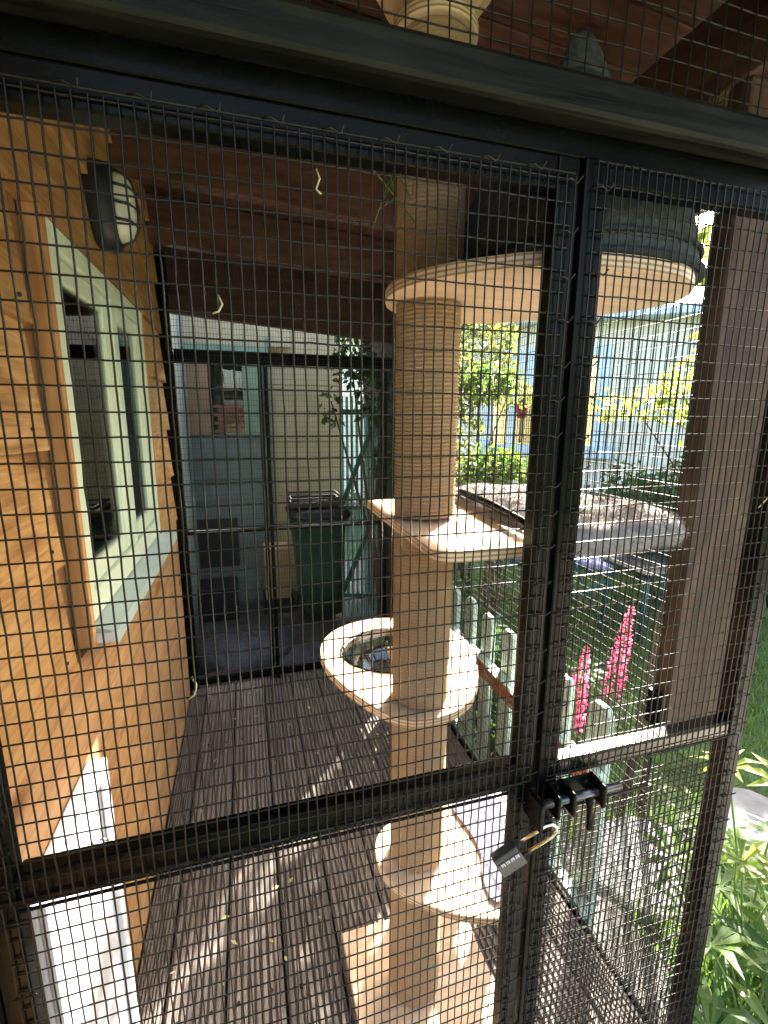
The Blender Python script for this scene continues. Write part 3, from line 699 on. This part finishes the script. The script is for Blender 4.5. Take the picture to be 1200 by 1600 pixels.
# felt cave on the upper platform
co = [(.385,.84),(.395,.73),(.43,.645),(.49,.598),(.58,.588),(.67,.606),(.745,.665),(.768,.735),(.73,.82),(.66,.90),(.56,.965),(.47,.99),(.40,.94)]
co = chaikin(co, 2); cx = .555; cy = .785; rings = []
for f in np.linspace(0, 1, 26):
    s = (1-f**1.75)**.62 if f < 1 else .04
    s = max(s, .06); z = 1.626+.335*f
    rings.append([(cx+(x-cx)*s*1.0, cy+(y-cy)*s, z+.006*math.sin(9*x+7*y)) for x, y in co])
cave = MB().loft(rings).build('felt_cave', 'felt', ct, True); cave['label'] = 'charcoal felt cat cave with pointed ears on the upper platform'
pip = [(cx+(x-cx)*1.015, cy+(y-cy)*1.015, 1.632) for x, y in co]; MB().tube(pip+[pip[0]], .007, 8, False).build('piping', 'feltrim', cave, True)
pip = [(cx+(x-cx)*1.0, cy+(y-cy)*1.0, 1.662) for x, y in co]; MB().tube(pip+[pip[0]], .004, 6, False).build('seam', 'feltrim', cave, True)
for (ex, ey), (tx, ty, tz) in (((.565, .76), (.575, .79, 2.035)), ((.49, .84), (.47, .86, 2.02))):
    rings = [[(ex+(tx-ex)*f+.068*(1-f)**.5*math.cos(a), ey+(ty-ey)*f+.024*(1-f)**.5*math.sin(a), 1.895+(tz-1.895)*f) for a in [2*math.pi*k/16 for k in range(16)]] for f in (0, .3, .55, .75, .9, .985)]
    MB().loft(rings).build('ear', 'felt', cave, True)
# top fitting
MB().prism([(PC[0]+.072*math.cos(a), PC[1]+.072*math.sin(a)) for a in [2*math.pi*k/40 for k in range(40)]], 2.013, 2.032).build('top_disc', 'birch', ct, False, .003)
tb = MB(); vs = []
for y in (PC[1]-.045, PC[1]+.045):
    vs += [(PC[0]-.045, y, 2.0325), (PC[0]+.045, y, 2.0325), (PC[0]+.12, y, 2.125), (PC[0]-.12, y, 2.125)]
tb.add(vs, [(0, 1, 2, 3), (7, 6, 5, 4), (0, 4, 5, 1), (1, 5, 6, 2), (2, 6, 7, 3), (3, 7, 4, 0)]); tb.build('top_block', 'pine', ct, False, .003)
MB().tube([(PC[0]+.005, PC[1]-.0455, 2.075), (PC[0]+.005, PC[1]-.056, 2.075)], .011, 6).build('bolt', 'steel', ct)

# ------------------------------------------------------------------ low fence outside the side mesh
pf = thing('picket_fence', 'low pale mint picket fence with terracotta rail beyond the side mesh', 'picket fence', (.93, 1.6, -.25))
box('rail', 'mint', pf, .885, .926, .93, 2.42, .378, .425, .003)
box('rail_face', 'terra', pf, .877, .8845, .93, 2.42, .365, .424, .002)
box('lower_rail', 'mint', pf, .885, .926, .93, 2.42, -.08, -.03, .003)
pm = MB(); ol = [(-.042, -.24), (.042, -.24), (.042, .585), (.022, .607), (-.022, .607), (-.042, .585)]
pm.add([(x, y, z) for x in (.927, .949) for y, z in ol], [tuple(range(6)), tuple(range(6, 12))[::-1]]+[(i, 6+i, 6+(i+1) % 6, (i+1) % 6) for i in range(6)])
p0 = None
for i in range(9):
    y = .985+.163*i
    if p0 is None: o = pm.build('picket', 'mint', pf, False, .004); p0 = o
    else: o = copyto(p0, pf, (0, 0, 0))
    o.location = (rng.uniform(-.002, .002), y+rng.uniform(-.005, .005), rng.uniform(-.006, .006))
# brown fence beyond the deck end, made this tall to block the sun
bf = thing('brown_fence', 'dark brown vertical board fence beside the passage past the mesh end', 'fence', (.9, 3, -.25))
fb = None
for i in range(13):
    if fb is None: o = MB().box(.985, 1.003, 0, .112, -.25, 2.45).build('board', 'brownz', bf, False, .002); fb = o
    else: o = copyto(fb, bf, (0, 0, 0))
    o.location = (rng.uniform(-.002, .002), 2.475+i*.117, rng.uniform(-.01, .01))
box('rail', 'brownz', bf, 1.0045, 1.04, 2.475, 3.98, 1.25, 1.33); box('rail', 'brownz', bf, 1.0045, 1.04, 2.475, 3.98, .1, .18)

# ------------------------------------------------------------------ passage behind the back panel
sh = thing('garden_shed', 'grey green horizontal board shed with window behind the far mesh panel', 'shed', (-.2, 4.2, -.25))
YS = 4.2
for i, z in enumerate(np.arange(-.22, 1.26, .185)):
    b = MB(); pr = [(YS, z), (YS-.018, z), (YS-.006, z+.183), (YS, z+.183)]
    for x in (-.95, .19): b.v += [(x, y, zz) for y, zz in pr]
    b.f = [(i_, (i_+1) % 4, 4+(i_+1) % 4, 4+i_) for i_ in range(4)]+[(0, 1, 2, 3), (7, 6, 5, 4)]
    b.build('board', 'shed', sh)
box('corner_board', 'shed', sh, .191, .215, YS-.03, YS+.4, -.22, 2.05)
box('wall', 'shed', sh, -.95, .19, YS+.002, YS+.05, -.22, 2.0, 0)
box('window_frame', 'shedlight', sh, .0, .16, YS-.03, YS, 1.26, 1.86)
box('head_board', 'shedlight', sh, -.95, .19, YS-.028, YS, 1.861, 1.98)
box('gable_band', 'bincream', sh, -.95, .4, YS-.022, YS+.02, 1.981, 3.3)
box('window_blind', 'card', sh, -.95, -.265, YS-.016, YS, 1.262, 1.86)
MB().box(-.2645, -.001, YS-.006, YS, 1.262, 1.86).build('pane', 'glass', sh)
box('window_mullion', 'dark', sh, -.264, -.245, YS-.022, YS-.007, 1.262, 1.86)
k0 = None  # small bricks on the pane stand for a brick wall's reflection
for r_ in range(7):
    for c_ in range(3):
        if k0 is None: o = MB().box(0, .07, YS-.005, YS+.001, 0, .026).build('brick_reflection', 'brick_reflection', sh); k0 = o
        else: o = copyto(k0, sh, (0, 0, 0))
        o.location = (-.24+c_*.078+(r_ % 2)*.03-.0, -.008, 1.275+r_*.034)
box('vent_panel', 'dark', sh, -.46, -.10, YS-.034, YS-.02, .12, .55)
cw = thing('cream_wall', 'cream yellow boarded wall beside the shed behind the green bin', 'wall', (.5, 4.26, -.25))
for i, z in enumerate(np.arange(-.24, 2.3, .24)): box('board', 'bincream', cw, .217, .83, 4.25-rng.uniform(0, .006), 4.28, z, z+.236, .003)
box('backing', 'bincream', cw, .217, .83, 4.281, 4.30, -.24, 2.4, 0)
box('edge_strip', 'terra', cw, .8305, .85, 4.235, 4.285, -.24, 1.9)
wb = thing('wheelie_bin', 'dark green wheeled bin with black lid in front of the cream wall', 'bin', (.52, 3.7, -.225))
def rr(cx, cy, hx, hy, z, n=20): return [(cx+hx*abs(math.cos(a))**.4*math.copysign(1, math.cos(a)), cy+hy*abs(math.sin(a))**.4*math.copysign(1, math.sin(a)), z) for a in [2*math.pi*i/n+.05 for i in range(n)]]
MB().loft([rr(.53, 3.72, .17, .19, -.16), rr(.53, 3.72, .185, .21, .2), rr(.525, 3.72, .21, .24, .60), rr(.525, 3.72, .225, .255, .61), rr(.525, 3.72, .225, .255, .65)]).build('body', 'bin', wb, True)
MB().loft([rr(.525, 3.70, .24, .275, .652), rr(.525, 3.70, .245, .28, .68), rr(.525, 3.71, .2, .24, .72), rr(.525, 3.72, .05, .08, .73)]).build('lid', 'dark', wb, True)
for xx in (.35, .70): MB().tube([(xx-.025, 3.92, -.14), (xx+.025, 3.92, -.14)], .085, 20).build('wheel', 'dark', wb, True)
MB().tube([(.36, 4.0, .64), (.69, 4.0, .64)], .015, 10).build('handle', 'dark', wb, True)
cr_ = thing('black_crate', 'shallow black plastic crate lying on the lid of the green bin', 'crate', (.5, 3.66, .735))
MB().box(.30, .70, 3.5, 3.86, .735, .745).build('floor_panel', 'dark', cr_, False, .002)
for a in ((.30, .70, 3.5, 3.512), (.30, .70, 3.848, 3.86), (.30, .312, 3.5125, 3.8475), (.688, .70, 3.5125, 3.8475)):
    box('side', 'dark', cr_, *a, .7455, .775); box('rim', 'dark', cr_, *a, .795, .81)
for i in range(9):
    box('slat', 'dark', cr_, .31+i*.046, .318+i*.046, 3.502, 3.51, .7755, .7945, 0)
bx = thing('cardboard_box', 'small brown cardboard box on the ground beside the green bin', 'box', (.18, 3.95, -.225))
MB().box(.10, .30, 3.85, 4.1, -.1, .33).build('carton', 'card', bx, False, .003); box('flap', 'card', bx, .10, .30, 3.846, 3.8495, .20, .33, 0)
box('support', 'dark', bx, .08, .32, 3.83, 4.12, -.225, -.101)
# picket gate in teal with Z brace
gt = thing('slatted_gate', 'teal vertical slat gate with diagonal braces at the passage end', 'gate', (.98, 3.5, -.25))
g0 = None
for i in range(8):
    if g0 is None: o = MB().box(0, .02, 0, .018, -.2, 1.56).build('slat', 'teal', gt, False, .002); g0 = o
    else: o = copyto(g0, gt, (0, 0, 0))
    o.location = (.70+i*.035, 3.56-i*.012, rng.uniform(-.004, .004))
for z in (.0, .72, 1.45): MB().tube([(.69, 3.545, z), (.96, 3.45, z)], .022, 4).build('ledge', 'tealdark', gt)
for z in (.0, .72): MB().tube([(.70, 3.54, z+.03), (.95, 3.45, z+.7)], .022, 4).build('brace', 'tealdark', gt)
def sack(name, mat, c, r, label):
    rings = []
    for i in range(9):
        f = i/8; zz = -math.cos(f*math.pi); s = math.sin(f*math.pi)**.55 if 0 < f < 1 else .03
        rings.append([(c[0]+r[0]*s*math.cos(a)*(1+.07*math.sin(5*a+i)), c[1]+r[1]*s*math.sin(a)*(1+.06*math.sin(4*a+2*i)), c[2]+r[2]*zz*(1+.08*math.sin(6*a+i*.8))) for a in [2*math.pi*k/28 for k in range(28)]])
    o = MB().loft(rings).build(name, mat, None, True); tag(o, label, 'sack', 'woven sacks behind the far mesh'); return o
sack('woven_sack', 'tarp', (.36, 2.80, -.16), (.32, .26, .07), 'blue grey woven sack lying below the green bin, right one')
sack('woven_sack', 'tarp', (-.05, 3.05, -.13), (.32, .3, .10), 'larger blue grey woven sack in the middle behind the far mesh')
sack('woven_sack', 'purple', (-.17, 2.68, -.16), (.2, .15, .07), 'plum coloured woven sack lying against the timber wall end')
pk = tag(MB().box(-.52, -.12, 3.8, 4.1, -.225, .05).build('planter_box', 'dark', None, False, .01), 'dark low planter box at the foot of the shed', 'planter')

# ------------------------------------------------------------------ garden
HAZ = R(37); HD = 8.5; hn = Vector((math.sin(HAZ), math.cos(HAZ), 0)); ht = Vector((math.cos(HAZ), -math.sin(HAZ), 0))
gh = thing('cream_house', 'cream boarded house with light blue window frame across the garden', 'house', hn*HD)
def hbox(name, mat, t0, t1, d0, d1, z0, z1, par=gh, bevel=.004):
    vs = [hn*(HD+d)+ht*t+Vector((0, 0, z)) for z in (z0, z1) for t, d in ((t0, d0), (t1, d0), (t1, d1), (t0, d1))]
    return MB().add(vs, [(0, 3, 2, 1), (4, 5, 6, 7), (0, 1, 5, 4), (1, 2, 6, 5), (2, 3, 7, 6), (3, 0, 4, 7)]).build(name, mat, par, False, bevel)
for z in np.arange(-.3, .80, .2):
    hbox('board', 'cream', -4.5, 6, -.012, .0, z, z+.196)
hbox('wall', 'cream', -4.5, 6, .001, .3, -.3, .83); hbox('wall', 'cream', -4.5, -1.35, .001, .3, .831, 2.9); hbox('wall', 'cream', .60, 6, .001, .3, .831, 2.9); hbox('wall', 'cream', -1.349, .599, .001, .3, 2.55, 2.9)
for z in np.arange(.9, 2.85, .2): hbox('board', 'cream', .66, 6, -.012, .0, z, z+.196)
wn = hbox('window', 'skyblue', -1.35, -1.2, -.06, .2, .83, 2.55)
hbox('frame', 'skyblue', .42, .6, -.06, .2, .83, 2.55, wn); hbox('frame', 'skyblue', -1.1995, .4195, -.05, .19, 2.4, 2.549, wn); hbox('mullion', 'skyblue', -.93, -.80, -.05, .1, .981, 2.399, wn)
hbox('sill', 'skyblue', -2.1, .75, -.16, -.0605, .78, .98, wn); hbox('shutter', 'skyblue', -.78, -.2, -.04, -.01, 1.95, 2.399, wn)
hbox('pane', 'glass', -1.1995, -.931, .05, .06, .981, 2.399, wn, 0); hbox('pane', 'glass', -.7995, .4195, .051, .061, .981, 2.399, wn, 0)
hbox('shelf', 'cream', -.78, .0, -.02, .18, 1.84, 1.89); hbox('inner_wall', 'bincream', -1.34, .59, .8, .85, .3, 2.9)
hbox('roof_edge', 'skyblue', -4.6, 6.1, -.35, .6, 2.901, 3.02)
pt = thing('red_flower_pot', 'small red pot standing in the light blue window', 'pot', hn*(HD-.02)+ht*(-.7)+Vector((0, 0, 1.4)))
pcn = hn*(HD-.06)+ht*(-.70)
MB().loft([[(pcn.x+r_*math.cos(a), pcn.y+r_*math.sin(a), z) for a in [2*math.pi*k/16 for k in range(16)]] for r_, z in ((.07, 1.42), (.10, 1.62), (.115, 1.62), (.115, 1.66), (.09, 1.66))]).build('pot', 'red', pt, True)
MB().tube([(pcn.x, pcn.y, 1.0), (pcn.x, pcn.y, 1.42)], .012, 6).build('stand', 'dark', pt)

def shrub(name, label, cat, base, blobs, n, size, mat, group=None, stems=5):
    t = thing(name, label, cat, base, group)
    st = MB()
    for i in range(stems):
        b = blobs[i % len(blobs)]
        e = Vector((b[0], b[1], b[2]))+Vector(rng.normal(0, .3, 3)*np.array(b[3:6])); s0 = Vector(base)+Vector((rng.normal(0, .04), rng.normal(0, .04), 0))
        mid = (s0+e)/2+Vector(rng.normal(0, .06, 3)); st.tube([s0, mid, e], [.014, .01, .004], 6)
    st.build('stems', 'bark', t, True)
    leaves('foliage', t, blobs, n, size, mat, 'stuff'); return t
shrub('climbing_vine', 'bright climbing vine left of the light blue window, just right of the cat tree post', 'vine', (1.95, 3.9, -.25),
      [(1.95, 3.9, 2.0, .42, .3, .5), (1.80, 3.85, 1.35, .22, .25, .5), (1.78, 3.8, .7, .2, .25, .4), (2.2, 3.8, 1.62, .3, .3, .14)], 2900, .055, 'vine')
shrub('garden_bush', 'green leafy bush seen between cat tree post and door stile below the blue window', 'shrub', (1.45, 2.6, -.25),
      [(1.42, 2.48, 1.10, .18, .30, .15), (1.5, 2.55, .8, .14, .2, .25), (1.42, 2.62, 1.62, .2, .22, .1)], 2300, .045, 'leaf')
for j_, (yy, hh, lb) in enumerate(((1.45, .34, 'nearest clump of dark green plants behind the picket fence'), (1.80, .46, 'middle clump of dark green plants behind the picket fence'), (2.2, .55, 'farthest clump of dark green plants behind the picket fence'))):
    shrub('border_plant', lb, 'plant', (1.07, yy, -.25), [(1.07, yy, hh/2-.12, .10, .21, hh/2+.06), (1.10, yy+.1, hh-.12, .08, .12, .1)], 900, .055, 'leafd', 'plants behind the picket fence')
shrub('wisteria', 'green climber covering the eaves of the cream house', 'climber', tuple(hn*(HD-.5)+ht*(-2.2)+Vector((0, 0, -.25))),
      [(*(hn*(HD-.7-.2*(j_ % 2))+ht*(-2.2+.55*j_)), 2.75+.25*((j_*7) % 3-1), .45, .35, .34) for j_ in range(9)]+[(*(hn*(HD-.6)+ht*(-2.2)), 1.5, .35, .3, .9), (*(hn*(HD-.7)+ht*2.0), 1.6, .6, .3, .6)], 7000, .10, 'leaf', None, 8)
shrub('rose_bush', 'dark green bushy rose shrub in front of the cream house', 'shrub', (3.55, 3.25, -.25),
      [(3.5, 3.3, .45, .5, .45, .5), (3.9, 3.1, .75, .5, .4, .45), (3.3, 3.45, .75, .25, .3, .3), (4.1, 3.0, .2, .5, .4, .4)], 6500, .06, 'leafd')
shrub('fruit_tree', 'loose yellow green tree branches hanging over the garden under the roof edge', 'tree', (4.4, 2.9, -.25),
      [(3.3, 2.7, 1.6, .5, .4, .28), (3.6, 2.5, 2.1, .5, .35, .4), (3.8, 2.9, 1.25, .45, .3, .3), (2.8, 3.0, 1.5, .35, .3, .14), (4.3, 2.6, 2.3, .6, .5, .6), (2.15, 2.55, 2.5, .32, .26, .12)], 3000, .075, 'leafy', None, 5)
shrub('wall_ivy', 'dark leafy ivy climbing the corner behind the far mesh', 'ivy', (.80, 2.62, -.2),
      [(.80, 3.5, 1.95, .16, .2, .3), (.76, 2.75, 1.55, .14, .16, .22), (.66, 2.8, 1.68, .2, .12, .1), (.80, 2.7, 1.2, .07, .14, .3), (.5, 2.85, 1.45, .08, .08, .12)], 1000, .05, 'leafd')
shrub('eave_vine', 'sunlit reddish yellow leaves of a vine by the roof edge at the corner post', 'vine', (1.5, 1.35, -.25),
      [(1.50, 1.12, 1.88, .22, .16, .2), (1.55, 1.2, 1.6, .12, .14, .16)], 260, .07, 'leafy', None, 4)

def chair(name, x, y, rzz, label):
    t = thing(name, label, 'garden chair', (x, y, -.25), 'garden chairs'); c, s = math.cos(rzz), math.sin(rzz)
    def Q(a, b, z): return (x+a*c-b*s, y+a*s+b*c, z-.25)
    for sx in (-.22, .22):
        MB().tube([Q(sx, -.22, 0), Q(sx, .02, .44), Q(sx, .25, .95)], .012, 8).build('leg', 'tealdark', t, True)
        MB().tube([Q(sx*.9, .24, 0), Q(sx*.9, -.22, .44)], .012, 8).build('leg', 'tealdark', t, True)
    for i in range(6): MB().tube([Q(-.22, -.2+i*.075, .45), Q(.22, -.2+i*.075, .45)], .016, 4).build('seat_slat', 'tealdark', t)
    for i in range(4): MB().tube([Q(-.22, .10+i*.045, .60+i*.10), Q(.22, .10+i*.045, .60+i*.10)], .018, 4).build('back_slat', 'tealdark', t)
    b = MB(); b.add([Q(a, d, z) for z in (.475, .53) for a, d in ((-.21, -.2), (.21, -.2), (.21, .2), (-.21, .2))], [(0, 3, 2, 1), (4, 5, 6, 7), (0, 1, 5, 4), (1, 2, 6, 5), (2, 3, 7, 6), (3, 0, 4, 7)])
    b.build('cushion', 'lilac', t, False, .02); return t
chair('folding_chair', 2.75, 3.15, .5, 'dark teal folding chair with lilac cushion nearest the rose bush')
chair('folding_chair', 2.3, 3.5, -.9, 'dark teal folding chair with lilac cushion nearer the vine')
tb_ = thing('garden_table', 'dark slatted garden table among the teal chairs', 'table', (3.05, 3.0, -.25))
for i in range(6): MB().box(2.72+i*.11, 2.82+i*.11, 2.55, 3.0, .28, .305).build('top_slat', 'dark', tb_, False, .003)
for sx, sy in ((2.75, 2.58), (3.33, 2.58), (2.75, 2.97), (3.33, 2.97)): MB().tube([(sx, sy, -.25), (sx, sy, .28)], .02, 8).build('leg', 'tealdark', tb_, True)

# lupins
def lupin(x, y, lean, z0, z1, wdt, label):
    t = thing('lupin', label, 'flower', (x, y, -.25), 'pink lupins in the garden')
    top = Vector((x+lean, y, z1)); bot = Vector((x, y, -.25)); mid = Vector((x+lean*.2, y, z0))
    MB().tube([bot, mid, top], [.008, .007, .002], 7).build('stem', 'stem', t, True)
    fl = MB(); nr_ = int((z1-z0)/.017)
    for i in range(nr_):
        f = i/nr_; c = mid.lerp(top, f); rr_ = wdt*(1-f)**.55*(1 if f > .06 else .8)
        for k in range(11):
            a = 2*math.pi*k/11+i*.7; d = Vector((math.cos(a), math.sin(a), .25)).normalized(); sd_ = Vector((-math.sin(a), math.cos(a), 0))
            q = c+d*rr_*rng.uniform(.4, 1.1); s = .017*(1-.55*f)*rng.uniform(.7, 1.2)
            u_ = Vector((0, 0, 1))
            fl.add([q-d*s*.6, q+sd_*s*.5+u_*s*.35, q+d*s*.7+u_*s*.5, q-sd_*s*.5+u_*s*.35, q+d*s*.5-u_*s*.45],
                   [(0, 1, 2), (0, 2, 3), (0, 4, 1), (0, 3, 4), (1, 4, 2), (2, 4, 3)])
    fl.build('floret_spike', 'pink', t, False, 0, 'stuff')
    tipm = MB(); 
    for i in range(26):
        c = mid.lerp(top, .9+.13*i/26); a = i*2.4; d = Vector((math.cos(a), math.sin(a), .9))*(.008*(1-i/30))
        tipm.tube([c, c+d], [.004, .001], 5)
    tipm.build('bud_tip', 'stem', t)
    palm(t, x, y, -.25, 7, .17)
def palm(t, x, y, z, n, L, mat='leaf', hmin=.12, hmax=.34, spread=.16):
    lf = MB(); stt = MB()
    for i in range(n):
        a = 2*math.pi*i/n+rng.uniform(-.4, .4); h = rng.uniform(hmin, hmax); rad = rng.uniform(.5, 1)*spread
        c = Vector((x+math.cos(a)*rad, y+math.sin(a)*rad, z+h)); stt.tube([(x, y, z), ((x+c.x)/2, (y+c.y)/2, z+h*.7), c], .003, 5)
        nv = 9; tilt = Vector((rng.normal(0, .25), rng.normal(0, .25), 1)).normalized(); e1 = tilt.orthogonal().normalized(); e2 = tilt.cross(e1)
        for k in range(nv):
            b = 2*math.pi*k/nv+rng.uniform(-.1, .1); d = (e1*math.cos(b)+e2*math.sin(b)); s = tilt.cross(d); l = L*rng.uniform(.45, .62)
            p1 = c+d*l*.5+tilt*l*.22; tip = c+d*l+tilt*l*.12; wv_ = l*.115
            lf.add([c, p1+s*wv_+tilt*.003, tip, p1-s*wv_+tilt*.003, p1], [(0, 4, 1), (1, 4, 2), (2, 4, 3), (3, 4, 0)])
    stt.build('leaf_stalks', 'stem', t, True); lf.build('leaf_fans', mat, t, False, 0, 'stuff')
lupin(1.39, 1.63, .05, -.02, .40, .052, 'shorter pink lupin spike behind the mesh beside the picket fence')
lupin(1.80, 1.85, .095, -.08, .455, .062, 'taller pink lupin spike near the brown post')
def plant(name, label, x, y, z, n, L, mat, hmin, hmax, spread=.2):
    t = thing(name, label, 'plant', (x, y, z)); palm(t, x, y, z, n, L, mat, hmin, hmax, spread); return t
plant('lupin_plant', 'sunlit yellow green palmate leaves beside the lawn at the right edge', 1.25, .72, -.25, 4, .17, 'leafy', .5, .72, .10)
plant('lupin_plant', 'broad green palmate leaves growing by the grey stepping stone', 1.42, .80, -.25, 12, .26, 'leaf', .10, .38, .24)
plant('lupin_plant', 'low green palmate leaves outside the lower corner of the mesh', 1.16, .60, -.25, 10, .24, 'leaf', .08, .32, .2)
# stepping stones
def stone(cx_, cy_, r, label):
    ol = [(cx_+r*(1+.12*math.sin(3*a+cx_*9)+.06*math.sin(7*a))*math.cos(a), cy_+r*.8*(1+.1*math.sin(2*a+cy_*5))*math.sin(a)) for a in [2*math.pi*k/28 for k in range(28)]]
    tag(MB().prism(ol, -.30, -.215).build('stepping_stone', 'stone', None, False, .012), label, 'stone', 'stepping stones')
stone(1.92, 1.12, .24, 'grey stepping stone at the right edge beside the lupin leaves')
stone(1.36, 1.12, .24, 'small pale stepping stone between the picket fence and the lupin leaves')
# grass
k = 52000
gx = rng.uniform(1.14, 4.2, k); gy = rng.uniform(.2, 4.6, k)
keep = ~(((gx-1.92)**2+((gy-1.12)/.8)**2 < .25**2) | ((gx-1.36)**2+((gy-1.12)/.8)**2 < .25**2)); gx, gy = gx[keep], gy[keep]; k = len(gx)
near = (gx < 1.9) & (gy < 1.3)
Hh = np.where(near, rng.uniform(.05, .16, k), rng.uniform(.03, .075, k)); a = rng.uniform(0, 2*np.pi, k); ln = rng.uniform(.2, 1.0, k)*Hh
p = np.stack([gx, gy, np.full(k, -.262)], 1); sdv = np.stack([np.cos(a+1.57), np.sin(a+1.57), np.zeros(k)], 1)*np.where(near, .0035, .003)[:, None]
mid = p+np.stack([np.cos(a)*ln*.35, np.sin(a)*ln*.35, Hh*.6], 1); tip = p+np.stack([np.cos(a)*ln, np.sin(a)*ln, Hh], 1)
V = np.stack([p-sdv, p+sdv, mid+sdv*.7, mid-sdv*.7, tip], 1).reshape(-1, 3); i = np.arange(k)[:, None]*5
F = np.concatenate([i+[[0, 1, 2]], i+[[0, 2, 3]], i+[[3, 2, 4]]])
gr = quads('grass', V, F, 'grass', None, 'stuff'); tag(gr, 'sunlit green lawn grass outside the mesh', 'grass')

# thin stray stems caught in the mesh under the roof
def sprig(label, pts, mat, leafn=0):
    t = thing('plant_sprig', label, 'sprig', pts[0], 'stray stems under the roof'); MB().tube(pts, .0011, 5).build('stem', mat, t, True)
    tw_ = .15 if mat == 'pale' else 1
    for j in range(0 if mat == 'pale' else 3):
        MB().tube([Vector(pts[len(pts)//2]), Vector(pts[len(pts)//2])+Vector(rng.normal(0, .022, 3)*tw_), Vector(pts[len(pts)//2])+Vector(rng.normal(0, .04, 3)*tw_)], .0009, 4).build('twig', mat, t)
sprig('thin yellow green stem left of the cat tree post near the ceiling', [(.13, .62, 1.74), (.19, .66, 1.745), (.24, .72, 1.73), (.27, .78, 1.74)], 'stem')
sprig('lower thin yellow green stem left of the cat tree post', [(.15, .63, 1.70), (.17, .65, 1.715), (.22, .70, 1.705), (.27, .76, 1.70)], 'stem')
sprig('dry straw stem caught in the mesh over the brown post', [(.80, .552, 1.26), (.815, .548, 1.28), (.82, .55, 1.30)], 'pale')

# dry leaf scraps and straw on the boards
k = 60; V = []; F = []
for i in range(k):
    x = rng.uniform(-.3, .15) if i % 2 else rng.uniform(-.3, .6); y = rng.uniform(1.0, 2.38); a = rng.uniform(0, 6.28); L = rng.uniform(.004, .014); wd = L*rng.uniform(.2, .6)
    c, s_ = math.cos(a), math.sin(a); b = len(V)
    V += [(x, y, .002), (x+c*L-s_*wd, y+s_*L+c*wd, .004), (x+c*2*L, y+s_*2*L, .003+rng.uniform(0, .006)), (x+c*L+s_*wd, y+s_*L-c*wd, .003)]
    F.append((b, b+1, b+2, b+3))
lt = quads('leaf_litter', np.array(V), np.array(F), 'pale', None, 'stuff'); tag(lt, 'pale dry leaf scraps scattered on the grey deck', 'leaf litter')

sprig('curled pale straw caught in the mesh in front of the brown ceiling', [(.085, .548, 1.655), (.088, .545, 1.645), (.084, .546, 1.635), (.089, .544, 1.63)], 'pale')
sprig('curled pale straw caught in the mesh in front of the shed roofline', [(-.02, .548, 1.525), (-.016, .545, 1.515), (-.02, .545, 1.508), (-.026, .547, 1.506)], 'pale')
sprig('curled pale straw caught in the mesh in front of the lower timber wall', [(-.075, .548, 1.10), (-.07, .545, 1.09), (-.073, .544, 1.078), (-.08, .547, 1.072)], 'pale')
